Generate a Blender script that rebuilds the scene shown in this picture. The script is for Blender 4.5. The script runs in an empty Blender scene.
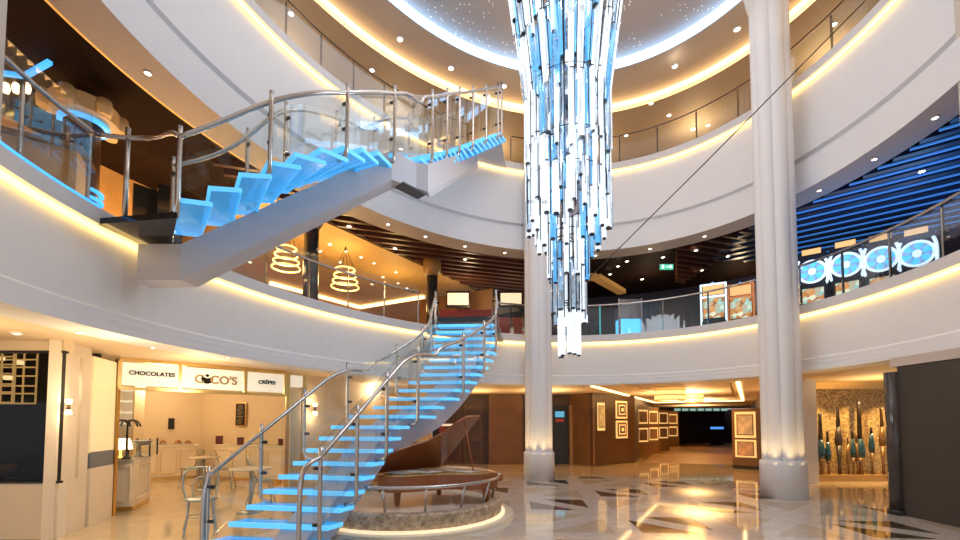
import bpy, bmesh, math, random
from mathutils import Vector, Matrix
random.seed(7)
PI = math.pi
sc = bpy.context.scene
COL = sc.collection
# ------------------------------------------------------------------ camera
F, PITCH, HZ, CAMZ = 430.0, 0.046, 423.6, 1.5
Y0 = HZ - F * math.tan(PITCH)
cam = bpy.data.objects.new('camera', bpy.data.cameras.new('camera'))
COL.objects.link(cam)
cam.location = (0, 0, CAMZ); cam.rotation_euler = (PI / 2 + PITCH, 0, 0)
cam.data.sensor_width = 36; cam.data.lens = F / 960 * 36
cam.data.shift_y = (Y0 - 270) / 960
cam.data.clip_start = .05; cam.data.clip_end = 200
sc.camera = cam
def ray(px, py):
    x = (px - 480) / F; y = (Y0 - py) / F
    return x, math.cos(PITCH) - y * math.sin(PITCH), math.sin(PITCH) + y * math.cos(PITCH)
def UZ(px, py, z):                       # point of the place at height z seen at a pixel
    x, Y, Z = ray(px, py); t = (z - CAMZ) / Z
    return Vector((x * t, Y * t, z))
def UY(px, py, D):                       # point at distance D into the hall
    x, Y, Z = ray(px, py); t = D / Y
    return Vector((x * t, D, CAMZ + Z * t))
# ------------------------------------------------------------------ materials
MATS = {}
def nodes(name):
    m = bpy.data.materials.new(name); m.use_nodes = True
    nt = m.node_tree; b = nt.nodes['Principled BSDF']
    return m, nt, b
def mat(name, col, rough=.5, metal=0., emi=None, es=0., var=.06, scale=6., bump=0., coat=0., sample=True, spec=.5):
    if name in MATS: return MATS[name]
    m, nt, b = nodes(name)
    c = (*col, 1)
    tc = nt.nodes.new('ShaderNodeTexCoord'); nz = nt.nodes.new('ShaderNodeTexNoise')
    nz.inputs['Scale'].default_value = scale; nz.inputs['Detail'].default_value = 4
    nt.links.new(tc.outputs['Object'], nz.inputs['Vector'])
    mx = nt.nodes.new('ShaderNodeMix'); mx.data_type = 'RGBA'
    mx.inputs[6].default_value = (*[max(0, v * (1 - var)) for v in col], 1)
    mx.inputs[7].default_value = (*[min(1, v * (1 + var)) for v in col], 1)
    nt.links.new(nz.outputs['Fac'], mx.inputs[0]); nt.links.new(mx.outputs[2], b.inputs['Base Color'])
    b.inputs['Roughness'].default_value = rough; b.inputs['Metallic'].default_value = metal
    b.inputs['Coat Weight'].default_value = coat; b.inputs['Specular IOR Level'].default_value = spec
    if bump:
        bp = nt.nodes.new('ShaderNodeBump'); bp.inputs['Strength'].default_value = bump
        nt.links.new(nz.outputs['Fac'], bp.inputs['Height']); nt.links.new(bp.outputs['Normal'], b.inputs['Normal'])
    if emi:
        b.inputs['Emission Color'].default_value = (*emi, 1); b.inputs['Emission Strength'].default_value = es
        if not sample: m.cycles.emission_sampling = 'NONE'
    MATS[name] = m
    return m
def glassmat(name, tint=(1, 1, 1), gloss=.10, emi=None, es=0., rough=.02, fk=.5):
    if name in MATS: return MATS[name]
    m = bpy.data.materials.new(name); m.use_nodes = True; nt = m.node_tree; nt.nodes.clear()
    out = nt.nodes.new('ShaderNodeOutputMaterial'); mix = nt.nodes.new('ShaderNodeMixShader')
    tr = nt.nodes.new('ShaderNodeBsdfTransparent'); gl = nt.nodes.new('ShaderNodeBsdfGlossy')
    tr.inputs[0].default_value = (*tint, 1); gl.inputs['Roughness'].default_value = rough
    fr = nt.nodes.new('ShaderNodeLayerWeight'); fr.inputs[0].default_value = .3
    mp = nt.nodes.new('ShaderNodeMath'); mp.operation = 'MULTIPLY_ADD'
    mp.inputs[1].default_value = fk; mp.inputs[2].default_value = gloss
    nt.links.new(fr.outputs['Fresnel'], mp.inputs[0]); nt.links.new(mp.outputs[0], mix.inputs[0])
    nt.links.new(tr.outputs[0], mix.inputs[1]); nt.links.new(gl.outputs[0], mix.inputs[2])
    last = mix.outputs[0]
    if emi:
        em = nt.nodes.new('ShaderNodeEmission'); em.inputs[0].default_value = (*emi, 1); em.inputs[1].default_value = es
        ad = nt.nodes.new('ShaderNodeAddShader'); nt.links.new(last, ad.inputs[0]); nt.links.new(em.outputs[0], ad.inputs[1]); last = ad.outputs[0]
        m.cycles.emission_sampling = 'NONE'
    nt.links.new(last, out.inputs[0]); MATS[name] = m
    return m
WHITE = mat('white_paint', (.79, .78, .80), .55, var=.02)
CAPM = mat('cap_paint', (.72, .69, .69), .4, var=.02)
SOFF = mat('warm_light_soffit_paint', (.60, .50, .44), .6, var=.03)  # white paint, with the tan of the warm light put into its colour
CREAM = mat('cream_ceiling', (.80, .62, .42), .6, var=.03)
CREAMW = mat('cream_wall', (.80, .66, .47), .5, var=.03)
PANEL = mat('ivory_panel', (.82, .72, .58), .4, var=.03)
BEIGE = mat('beige_wall', (.62, .46, .30), .6, var=.05)
BEIGEC = mat('beige_ceiling', (.66, .52, .38), .6, var=.03)
GREYC = mat('taupe_ceiling', (.60, .51, .44), .6, var=.03)
AMBER = mat('amber_ceiling', (.72, .46, .18), .55, var=.05)
AMBERW = mat('amber_wall', (.74, .40, .14), .5, var=.3, scale=2)
DARK = mat('dark_ceiling', (.022, .011, .008), .7, var=.2, spec=.1)
SLAT = mat('dark_slat', (.11, .04, .022), .4, var=.25)
SLATB = mat('navy_slat', (.035, .05, .10), .3, var=.2)
NAVY = mat('navy_wall', (.02, .022, .05), .35, var=.4, scale=2)
WOOD = mat('dark_wood', (.075, .036, .018), .35, var=.35, scale=3)
WOODM = mat('mid_wood', (.19, .095, .042), .4, var=.25, scale=3)
BROWNW = mat('brown_panel', (.055, .042, .036), .5, var=.1)
BLACK = mat('black_metal', (.012, .011, .011), .35)
STEEL = mat('brushed_steel', (.56, .52, .49), .26, 1., var=.1, scale=30)
GOLD = mat('gold_metal', (.85, .58, .22), .28, 1., var=.1)
BEAM = mat('grey_beam_paint', (.54, .53, .58), .38, var=.03)
DKGLASS = mat('dark_glass', (.012, .013, .017), .06, var=.05)
GLASS = glassmat('clear_glass', (.965, .985, .985), .02, fk=.26)
GLASSF = glassmat('frosted_glass', (.8, .9, .92), .12)
TREAD = glassmat('lit_glass_tread', (.40, .66, .80), .20, (.02, .34, .72), .26, rough=.12)
TREDGE = mat('tread_edge_light', (.2, .6, .85), .3, emi=(.07, .46, .86), es=.85)
WARM = mat('warm_strip', (1, .8, .4), .5, emi=(1, .66, .24), es=2.6)
WARMC = mat('warm_cove', (1, .8, .4), .5, emi=(1, .66, .28), es=3.4)
BLUEC = mat('blue_cove', (.5, .75, 1), .5, emi=(.34, .62, 1.0), es=3.2)
WARMT = mat('top_cove', (1, .8, .4), .5, emi=(1, .68, .30), es=3.2)
LAMPW = mat('downlight_lens', (1, .95, .85), .4, emi=(1, .88, .68), es=9., sample=False)
BLUEL = mat('blue_strip', (.1, .5, 1), .5, emi=(.05, .40, 1.0), es=1.2)
SHADE = mat('lamp_shade', (1, .8, .5), .5, emi=(1, .72, .36), es=4.)
GLOWA = mat('amber_glow', (1, .7, .3), .5, emi=(1, .58, .18), es=1.9)
RODW = glassmat('glowing_white_rod', (.50, .56, .62), .26, (.84, .91, 1.), .60, rough=.08)
RODB = glassmat('glowing_blue_rod', (.30, .60, .80), .24, (.12, .54, 1.), .32, rough=.08)
RODC = glassmat('clear_rod', (.80, .88, .94), .25, (.6, .8, 1), .10)
RED = mat('red_upholstery', (.34, .04, .02), .5)
WOODP = mat('polished_mahogany', (.30, .085, .022), .2, var=.25, scale=4, coat=.25)
CHAIRM = mat('pale_blue_metal', (.38, .44, .44), .3, .6)
# floor -------------------------------------------------------------
def floor_mat():
    m, nt, b = nodes('marble_inlay'); N = nt.nodes.new; L = nt.links.new
    tc = N('ShaderNodeTexCoord'); mp = N('ShaderNodeMapping'); mp.inputs['Rotation'].default_value = (0, 0, math.radians(-40))
    mp.inputs['Scale'].default_value = (1 / 2.1, 1 / 2.1, 1)
    L(tc.outputs['Object'], mp.inputs['Vector'])
    sp = N('ShaderNodeSeparateXYZ'); L(mp.outputs[0], sp.inputs[0])
    def mth(op, a, c=None, d=None):
        n = N('ShaderNodeMath'); n.operation = op
        for i, v in enumerate((a, c, d)):
            if v is None: continue
            if isinstance(v, (int, float)): n.inputs[i].default_value = v
            else: L(v, n.inputs[i])
        return n.outputs[0]
    u = mth('ABSOLUTE', mth('SUBTRACT', mth('FRACT', sp.outputs[0]), .5))
    v = mth('ABSOLUTE', mth('SUBTRACT', mth('FRACT', sp.outputs[1]), .5))
    dif = mth('SUBTRACT', u, v)
    mxv = mth('MAXIMUM', u, v)
    inside = mth('LESS_THAN', mxv, .415)
    dk = mth('MULTIPLY', mth('GREATER_THAN', dif, .15), inside)
    mid = mth('MULTIPLY', mth('LESS_THAN', dif, -.105), inside)
    nz = N('ShaderNodeTexNoise'); nz.inputs['Scale'].default_value = 2.2; nz.inputs['Detail'].default_value = 8; nz.inputs['Distortion'].default_value = 2.2
    L(tc.outputs['Object'], nz.inputs['Vector'])
    def ramp(c0, c1):
        r = N('ShaderNodeMix'); r.data_type = 'RGBA'; r.inputs[6].default_value = (*c0, 1); r.inputs[7].default_value = (*c1, 1); L(nz.outputs['Fac'], r.inputs[0]); return r.outputs[2]
    light = ramp((.52, .46, .40), (.86, .80, .73)); brown = ramp((.035, .024, .016), (.14, .10, .065)); tan = ramp((.46, .37, .27), (.74, .63, .50))
    def mixc(f, a, c):
        r = N('ShaderNodeMix'); r.data_type = 'RGBA'; L(f, r.inputs[0]); L(a, r.inputs[6]); L(c, r.inputs[7]); return r.outputs[2]
    pat = mixc(dk, mixc(mid, light, tan), brown)
    # ring of plain gold marble outside the inlaid oval
    s2 = N('ShaderNodeSeparateXYZ'); L(tc.outputs['Object'], s2.inputs[0])
    x = mth('SUBTRACT', s2.outputs[0], CX); y = mth('SUBTRACT', s2.outputs[1], CY)
    c_, s_ = math.cos(ROT), math.sin(ROT)
    e = mth('ADD', mth('POWER', mth('DIVIDE', mth('ADD', mth('MULTIPLY', x, c_), mth('MULTIPLY', y, s_)), EA), 2.),
            mth('POWER', mth('DIVIDE', mth('ADD', mth('MULTIPLY', x, -s_), mth('MULTIPLY', y, c_)), EB), 2.))
    left = mth('LESS_THAN', mth('ADD', s2.outputs[0], mth('MULTIPLY', s2.outputs[1], .28)), -1.4)
    outm = mth('MAXIMUM', mth('GREATER_THAN', e, 1.06), left)
    plain = ramp((.58, .44, .27), (.80, .68, .48))
    L(mixc(outm, pat, plain), b.inputs['Base Color'])
    b.inputs['Roughness'].default_value = .07; b.inputs['Specular IOR Level'].default_value = .75; b.inputs['Coat Weight'].default_value = .3; b.inputs['Coat Roughness'].default_value = .03
    return m
# the oval of the atrium ---------------------------------------------
CX, CY, EA, EB, ROT = 1.3084, 6.1052, 5.2023, 6.4184, -0.6728
FLOORM = floor_mat()
def E(t, d=0., s=1.):
    c_, s_ = math.cos(ROT), math.sin(ROT)
    u, v = EA * s * math.cos(t), EB * s * math.sin(t)
    nu, nv = math.cos(t) / (EA * s), math.sin(t) / (EB * s); n = math.hypot(nu, nv)
    u += d * nu / n; v += d * nv / n
    return Vector((CX + u * c_ - v * s_, CY + u * s_ + v * c_))
def tat(x, y):                         # oval parameter towards a plan point
    c_, s_ = math.cos(ROT), math.sin(ROT); X, Y = x - CX, y - CY
    return math.atan2((-X * s_ + Y * c_) / EB, (X * c_ + Y * s_) / EA)
TFAR = tat(CX, 12.5)
def span(t0, t1, n):
    return [t0 + (t1 - t0) * i / n for i in range(n + 1)]
def norm_t(t):
    while t < TFAR - PI: t += 2 * PI
    while t > TFAR + PI: t -= 2 * PI
    return t
TL = norm_t(tat(-3.2, 1.2)); TR = norm_t(tat(4.9, .9))
if TL > TR: TL, TR = TR, TL
# TL/TR now increasing; which side is left?
LEFTFIRST = E(TL).x < E(TR).x
tl_, tr_ = (TL, TR) if LEFTFIRST else (TR, TL)
def tpx(px, py, z): p = UZ(px, py, z); return norm_t(tat(p.x, p.y))
# ------------------------------------------------------------------ mesh builder
class MB:
    def __init__(s): s.v = []; s.f = []; s.m = []; s.sm = []
    def add(s, vs, fs, mi=0, smooth=False):
        o = len(s.v); s.v += [tuple(v) for v in vs]
        for f in fs: s.f.append([i + o for i in f]); s.m.append(mi); s.sm.append(smooth)
        return s
    def box(s, c, size, rz=0., mi=0, M=None):
        x, y, z = [q / 2 for q in size]
        vs = [Vector((a, b_, c_)) for a in (-x, x) for b_ in (-y, y) for c_ in (-z, z)]
        R = Matrix.Rotation(rz, 3, 'Z') if M is None else M
        vs = [R @ v + Vector(c) for v in vs]
        return s.add(vs, [(0, 1, 3, 2), (4, 6, 7, 5), (0, 4, 5, 1), (2, 3, 7, 6), (0, 2, 6, 4), (1, 5, 7, 3)], mi)
    def bar(s, p, q, w, h, mi=0):      # box along p-q
        p, q = Vector(p), Vector(q); d = q - p; L = d.length; d.normalize()
        up = Vector((0, 0, 1)) if abs(d.z) < .95 else Vector((0, 1, 0))
        x = d.cross(up).normalized(); y = x.cross(d)
        vs = [a + x * i * w / 2 + y * j * h / 2 for a in (p, q) for i, j in ((-1, -1), (1, -1), (1, 1), (-1, 1))]
        return s.add(vs, [(3, 2, 1, 0), (4, 5, 6, 7), (0, 1, 5, 4), (1, 2, 6, 5), (2, 3, 7, 6), (3, 0, 4, 7)], mi)
    def tube(s, pts, r, n=8, mi=0, closed=False, caps=True):
        pts = [Vector(p) for p in pts]; N = len(pts); rr = r if isinstance(r, (list, tuple)) else [r] * N
        vs = []; ref = None
        for i, p in enumerate(pts):
            if closed: d = pts[(i + 1) % N] - pts[i - 1]
            else: d = pts[min(i + 1, N - 1)] - pts[max(i - 1, 0)]
            d.normalize()
            if ref is None:
                ref = Vector((0, 0, 1)) if abs(d.z) < .9 else Vector((1, 0, 0))
            x = d.cross(ref)
            if x.length < 1e-4: x = d.orthogonal()
            x.normalize(); y = x.cross(d).normalized(); ref = y
            for k in range(n):
                a = 2 * PI * k / n; vs.append(p + (x * math.cos(a) + y * math.sin(a)) * rr[i])
        fs = []
        for i in range(N if closed else N - 1):
            for k in range(n):
                a, b_ = i * n + k, i * n + (k + 1) % n; j = ((i + 1) % N) * n
                fs.append((a, b_, j + (k + 1) % n, j + k))
        s.add(vs, fs, mi, True)
        if caps and not closed:
            s.add([vs[k] for k in range(n)], [tuple(range(n))[::-1]], mi); s.add([vs[(N - 1) * n + k] for k in range(n)], [tuple(range(n))], mi)
        return s
    def lathe(s, prof, c=(0, 0, 0), n=20, mi=0, smooth=True):
        vs = []; c = Vector(c)
        for r, z in prof:
            for k in range(n):
                a = 2 * PI * k / n; vs.append(c + Vector((r * math.cos(a), r * math.sin(a), z)))
        fs = [(i * n + k, i * n + (k + 1) % n, (i + 1) * n + (k + 1) % n, (i + 1) * n + k) for i in range(len(prof) - 1) for k in range(n)]
        s.add(vs, fs, mi, smooth)
        if prof[0][0] > 1e-4: s.add(vs[:n], [tuple(range(n))[::-1]], mi)
        if prof[-1][0] > 1e-4: s.add(vs[-n:], [tuple(range(n))], mi)
        return s
    def prism(s, poly, z0, z1, mi=0):
        n = len(poly); vs = [(p[0], p[1], z0) for p in poly] + [(p[0], p[1], z1) for p in poly]
        a = sum(poly[i][0] * poly[(i + 1) % n][1] - poly[(i + 1) % n][0] * poly[i][1] for i in range(n))
        fs = [tuple(range(n))[::-1], tuple(range(n, 2 * n))] + [(i, (i + 1) % n, n + (i + 1) % n, n + i) for i in range(n)]
        if a < 0: fs = [f[::-1] for f in fs]
        return s.add(vs, fs, mi)
    def ring(s, prof, ts, mi=0, sc_=1., closed=True, smooth=False):   # sweep (offset, z) round the oval
        k = len(prof); vs = []
        for t in ts:
            for d, z in prof:
                p = E(t, d, sc_); vs.append((p.x, p.y, z))
        fs = []
        for i in range(len(ts) - 1):
            for j in range(k if closed else k - 1):
                fs.append((i * k + j, i * k + (j + 1) % k, (i + 1) * k + (j + 1) % k, (i + 1) * k + j))
        s.add(vs, fs, mi, smooth)
        if closed: s.add(vs[:k], [tuple(range(k))], mi); s.add(vs[-k:], [tuple(range(k))[::-1]], mi)
        return s
    def build(s, name, m, parent=None, loc=None):
        me = bpy.data.meshes.new(name); o_ = Vector(parent['_org']) if parent else Vector(loc or (0, 0, 0))
        me.from_pydata([tuple(Vector(v) - o_) for v in s.v], [], s.f)
        for x in (m if isinstance(m, (list, tuple)) else [m]): me.materials.append(x)
        me.polygons.foreach_set('material_index', s.m); me.polygons.foreach_set('use_smooth', s.sm)
        bm = bmesh.new(); bm.from_mesh(me); bmesh.ops.remove_doubles(bm, verts=bm.verts, dist=1e-5); bmesh.ops.recalc_face_normals(bm, faces=bm.faces); bm.to_mesh(me); bm.free()
        o = bpy.data.objects.new(name, me); COL.objects.link(o)
        if parent: o.parent = parent; o['_org'] = tuple(o_)
        elif loc: o.location = loc; o['_org'] = tuple(loc)
        else: o['_org'] = (0, 0, 0)
        return o
def sub(mb, name, m, parent):           # sub-part under a part (parts sit at their thing's origin)
    o = mb.build(name, m, parent); return o
def tag(o, label, cat, group=None, kind=None):
    o['label'] = label; o['category'] = cat
    if group: o['group'] = group
    if kind: o['kind'] = kind
    return o
def thing(name, label, cat, loc=(0, 0, 0), group=None):
    o = bpy.data.objects.new(name, None); COL.objects.link(o); o.location = loc; o.empty_display_size = .1
    o['_org'] = tuple(loc); return tag(o, label, cat, group)
def struct(o): o['kind'] = 'structure'; return o
def dup(root, loc, rz=0., label=None, group=None):
    r = root.copy(); COL.objects.link(r); r.location = loc; r.rotation_euler = (0, 0, rz)
    if label: r['label'] = label
    if group: r['group'] = group
    for ch in list(root.children):
        c = ch.copy(); COL.objects.link(c); c.parent = r
        for g in list(ch.children):
            d = g.copy(); COL.objects.link(d); d.parent = c
    return r
def text_mesh(name, txt, size, m, parent, at, rz, depth=.008, align='CENTER'):   # upright lettering facing -Y before turning
    cu = bpy.data.curves.new('t', 'FONT'); cu.body = txt; cu.size = size; cu.extrude = depth; cu.offset = size * .03; cu.align_x = align; cu.align_y = 'CENTER'
    to = bpy.data.objects.new('t', cu); COL.objects.link(to)
    me = bpy.data.meshes.new_from_object(to); bpy.data.objects.remove(to)
    R = Matrix.Rotation(rz, 4, 'Z') @ Matrix.Rotation(PI / 2, 4, 'X')
    off = Vector(at) - Vector(parent['_org'] if parent else (0, 0, 0))
    me.transform(Matrix.Translation(off) @ R); me.materials.clear(); me.materials.append(m)
    o = bpy.data.objects.new(name, me); COL.objects.link(o); o['_org'] = parent['_org'] if parent else (0, 0, 0)
    if parent: o.parent = parent
    return o
def lamp(name, kind, loc, energy, col=(1, 1, 1), size=.2, rot=None, **k):
    l = bpy.data.lights.new(name, kind); l.energy = energy; l.color = col
    if kind == 'AREA': l.size = size
    elif kind in ('POINT', 'SPOT'): l.shadow_soft_size = size
    for a, v in k.items(): setattr(l, a, v)
    o = bpy.data.objects.new(name, l); COL.objects.link(o); o.location = loc
    if rot: o.rotation_euler = rot
    return o
def wallseg(name, p, q, z0, z1, m, th=.08, side=1):
    p, q = Vector((p[0], p[1])), Vector((q[0], q[1])); d = (q - p).normalized(); n = Vector((-d.y, d.x)) * side * th
    return struct(MB().prism([p, q, q + n, p + n], z0, z1).build(name, m))
# ------------------------------------------------------------------ heights
B1, S1, C1 = 2.592, 3.75, 4.0
B2, G2, S2, C2 = 6.406, 7.096, 8.672, 8.92
FL1, FL2 = 3.86, 8.78
TS = span(TL, TR, 150)
OUT = 11.
# ------------------------------------------------------------------ SETTING
struct(MB().box((1, 12, -.05), (46, 56, .1)).build('floor', FLOORM))
# lower balcony
p1 = [(0, B1), (0, 2.665), (.035, 2.675), (.035, 2.76), (.06, 2.77), (.06, 2.84), (.11, 2.88), (.11, 3.82), (.5, 3.82), (.5, B1)]
o = struct(MB().ring(p1, TS).build('trim_1', WHITE)); o['label'] = 'white curved fascia of the lower balcony with stepped moulding'
o = struct(MB().ring([(-.01, 3.80), (-.01, C1 - .02), (.01, C1), (.5, C1), (.5, 3.80)], TS).build('trim_2', CAPM)); o['label'] = 'pale cap ledge of the lower balcony'
o = struct(MB().ring([(.045 + .035 * math.cos(a), 3.755 + .035 * math.sin(a)) for a in span(0, 2 * PI, 8)[:-1]], TS).build('trim_3', WARM)); o['label'] = 'warm light strip under the lower balcony cap'
struct(MB().ring([(.45, 2.60), (OUT * 2.2, 2.60), (OUT * 2.2, 2.72), (.45, 2.72)], TS).build('ceiling', CREAM))
struct(MB().ring([(.49, 3.78), (OUT, 3.78), (OUT, FL1), (.49, FL1)], TS).build('floor_middle', mat('carpet', (.12, .07, .05), .8, var=.3, scale=20)))
# upper balcony
p2 = [(0, B2), (0, G2 - .07), (.05, G2 - .06), (.15, G2 - .05), (.15, G2 + .07), (.05, G2 + .09), (.11, 8.74), (.5, 8.74), (.5, B2)]
o = struct(MB().ring(p2, TS).build('trim_4', WHITE)); o['label'] = 'white tall curved fascia of the upper balcony with a shadow groove'
o = struct(MB().ring([(-.01, 8.72), (-.01, C2 - .02), (.01, C2), (.5, C2), (.5, 8.72)], TS).build('trim_5', CAPM)); o['label'] = 'pale cap ledge of the upper balcony'
o = struct(MB().ring([(.045 + .03 * math.cos(a), 8.675 + .03 * math.sin(a)) for a in span(0, 2 * PI, 8)[:-1]], TS).build('trim_6', WARM)); o['label'] = 'warm light strip under the upper balcony cap'
o = struct(MB().ring([(.0, B2 - .004), (.62, B2 - .004), (.62, B2 + .2), (.02, B2 + .06)], TS).build('trim_7', SOFF)); o['label'] = 'white soffit ring under the upper balcony, tinted by painted warm light'
o = struct(MB().ring([(.62, B2), (.66, B2), (.66, B2 + .07), (.62, B2 + .07)], span(tl_, tpx(248, 160, B2), 40)).build('trim_22', mat('orange_cove', (.9, .5, .15), .5, emi=(1, .45, .08), es=.6))); o['label'] = 'orange light line along the outer edge of the left soffit'
struct(MB().ring([(.6, 6.62), (OUT, 6.62), (OUT, 6.7), (.6, 6.7)], TS).build('ceiling_middle', DARK))
struct(MB().ring([(.49, 8.70), (OUT, 8.70), (OUT, FL2), (.49, FL2)], TS).build('floor_upper', mat('upper_carpet', (.3, .2, .13), .8)))
# top ceiling: outer plane, warm cove, taupe ring, blue cove, starry oval
FULL = span(TFAR - PI, TFAR + PI, 120)
struct(MB().ring([(.0, 11.0), (OUT, 11.0), (OUT, 11.1), (.0, 11.1)], FULL, sc_=1.13).build('ceiling_upper', BEIGEC))
o = struct(MB().ring([(.0, 11.0), (.0, 11.24), (.03, 11.24), (.03, 11.0)], FULL, sc_=1.13).build('trim_8', WARMT)); o['label'] = 'warm cove of the top ceiling'
mb = MB()
vs = [(*E(t, 0, 1.14), 11.25) for t in FULL] + [(*E(t, 0, .915), 11.25) for t in FULL]; n = len(FULL)
mb.add(vs, [(i, i + 1, n + i + 1, n + i) for i in range(n - 1)]); struct(mb.build('ceiling_ring', GREYC))
o = struct(MB().ring([(.0, 11.25), (.0, 11.5), (.03, 11.5), (.03, 11.25)], FULL, sc_=.915).build('trim_9', BLUEC)); o['label'] = 'blue cove round the starry ceiling'
def star_mat():
    m, nt, b = nodes('starry_ceiling'); tc = nt.nodes.new('ShaderNodeTexCoord'); vo = nt.nodes.new('ShaderNodeTexVoronoi'); vo.inputs['Scale'].default_value = 9.5
    nt.links.new(tc.outputs['Object'], vo.inputs['Vector'])
    lt = nt.nodes.new('ShaderNodeMath'); lt.operation = 'LESS_THAN'; lt.inputs[1].default_value = .15; nt.links.new(vo.outputs['Distance'], lt.inputs[0])
    n2 = nt.nodes.new('ShaderNodeTexNoise'); n2.inputs['Scale'].default_value = .9; nt.links.new(tc.outputs['Object'], n2.inputs['Vector'])
    gt = nt.nodes.new('ShaderNodeMath'); gt.operation = 'GREATER_THAN'; gt.inputs[1].default_value = .47; nt.links.new(n2.outputs['Fac'], gt.inputs[0])
    ml = nt.nodes.new('ShaderNodeMath'); ml.operation = 'MULTIPLY'; nt.links.new(lt.outputs[0], ml.inputs[0]); nt.links.new(gt.outputs[0], ml.inputs[1])
    b.inputs['Base Color'].default_value = (.55, .47, .43, 1); b.inputs['Roughness'].default_value = .5
    b.inputs['Emission Color'].default_value = (1, .93, .85, 1); nt.links.new(ml.outputs[0], b.inputs['Emission Strength']); m.cycles.emission_sampling = 'NONE'  # glints of the metal flakes put in as small emitting dots
    return m
mb = MB(); mb.add([(*E(t, 0, .93), 11.5) for t in FULL[:-1]], [tuple(range(len(FULL) - 1))]); struct(mb.build('ceiling_dome', star_mat()))
# outer walls of the two balconies
tm1 = tpx(318, 222, 6.45); tm2 = tpx(525, 250, 6.5)
def ts_between(a, b_, n): return span(a, b_, n)
struct(MB().ring([(3.7, FL1), (3.7, 6.62), (3.8, 6.62), (3.8, FL1)], span(tl_, tpx(205, 180, 6.4), 40)).build('wall_lounge', AMBERW))
struct(MB().ring([(5.4, FL1), (5.4, 6.62), (5.5, 6.62), (5.5, FL1)], span(tpx(560, 250, 6.45), tr_, 60)).build('wall_casino', NAVY))
struct(MB().ring([(5.0, FL2), (5.0, 11), (5.1, 11), (5.1, FL2)], TS).build('wall_upper', BEIGE))
# ------------------------------------------------------------------ middle-deck amber lounge ceiling and dark slats
A0 = UZ(312, 219, 6.45).xy; A1 = UZ(468, 289, 6.45).xy
ad = (A1 - A0).normalized(); an = Vector((-ad.y, ad.x))         # to the left
far = A1 + ad * 4
struct(MB().prism([A0 - ad * 1.2, far, far + an * 9, A0 - ad * 1.2 + an * 9], 6.52, 6.6).build('ceiling_lounge', AMBER))
cov = [UZ(*p, 6.5) for p in ((225, 262), (300, 288), (361, 306), (415, 297), (470, 286))]
p0, p1_, p2_ = UZ(270, 282, 6.5), UZ(360, 306.5, 6.5), UZ(424, 296, 6.5)
mb = MB().bar(p0 - Vector((0, 0, .04)), p1_ - Vector((0, 0, .04)), .12, .1).bar(p1_ - Vector((0, 0, .04)), p2_ - Vector((0, 0, .04)), .12, .1)
o = struct(mb.build('trim_10', WARMC)); o['label'] = 'warm cove line along the lounge ceiling'
hd = Vector((p1_.x - p0.x, p1_.y - p0.y, 0)).normalized()
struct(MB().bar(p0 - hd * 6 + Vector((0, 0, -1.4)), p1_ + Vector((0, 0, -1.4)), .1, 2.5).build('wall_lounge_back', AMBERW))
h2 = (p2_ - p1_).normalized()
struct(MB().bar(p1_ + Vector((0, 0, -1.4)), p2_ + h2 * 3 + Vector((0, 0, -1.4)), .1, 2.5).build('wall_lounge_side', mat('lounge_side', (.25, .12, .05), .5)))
# slats (one ceiling finish): each a long batten
def slats(name, mtl, x0, x1, y0, y1, step, ang, keep, z=6.53, w=.09, h=.13, shift=0.):
    mb = MB(); c, s = math.cos(ang), math.sin(ang); d = Vector((c, s)); nrm = Vector((-s, c))
    k = -60
    while k < 60:
        base = Vector(((x0 + x1) / 2, (y0 + y1) / 2)) + nrm * step * (k + shift); run = None; t = -16.
        while t <= 16.:
            p = base + d * t
            ok = x0 < p.x < x1 and y0 < p.y < y1 and keep(p)
            if ok and run is None: run = p.copy()
            if (not ok or t + .1 > 16.) and run is not None:
                if (p - run).length > .3: mb.bar((run.x, run.y, z), (p.x - d.x * .1, p.y - d.y * .1, z), w, h)
                run = None
            t += .1
        k += 1
    o = struct(mb.build(name, mtl)); return o
def outside(p, d):                   # outside the oval by about d
    c_, s_ = math.cos(ROT), math.sin(ROT); X, Y = p.x - CX, p.y - CY
    r = math.hypot((X * c_ + Y * s_) / EA, (-X * s_ + Y * c_) / EB); return (r - 1) * 5.8 > d
RC = UZ(770, 215, 6.5).xy
o = slats('ceiling_slats', SLAT, -6, RC.x + .4, 8, 18, .34, math.radians(17), lambda p: outside(p, .75) and (p - A0).dot(an) < -.1 and not outside(p, 5.2) and not (.16 < p.x / p.y < .46))
o = slats('ceiling_slats_right', SLATB, RC.x - .1, 14, 4, 13, .42, math.radians(-38), lambda p: outside(p, .75) and not outside(p, 5.2), w=.15)
o = slats('ceiling_light_lines', mat('blue_line_light', (.1, .3, .8), .4, emi=(.06, .30, .90), es=.38), RC.x - .1, 14, 4, 13, .42, math.radians(-38), lambda p: outside(p, .78) and not outside(p, 5.2) and p.x > .72 * p.y, z=6.48, w=.05, h=.03, shift=.5)
# unseen blue lamps added below the battens to tint the casino ceiling
for px, py in ((815, 205), (845, 195), (880, 180), (915, 165), (945, 150), (975, 135), (860, 215), (900, 205), (940, 190)):
    q = UZ(px, py, 6.5); lamp('casino_blue_fill', 'POINT', (q.x, q.y, 5.8), 5, (.10, .36, 1), .35)
# ------------------------------------------------------------------ ground-deck walls
wl = (-5.52, 5.66)
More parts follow.
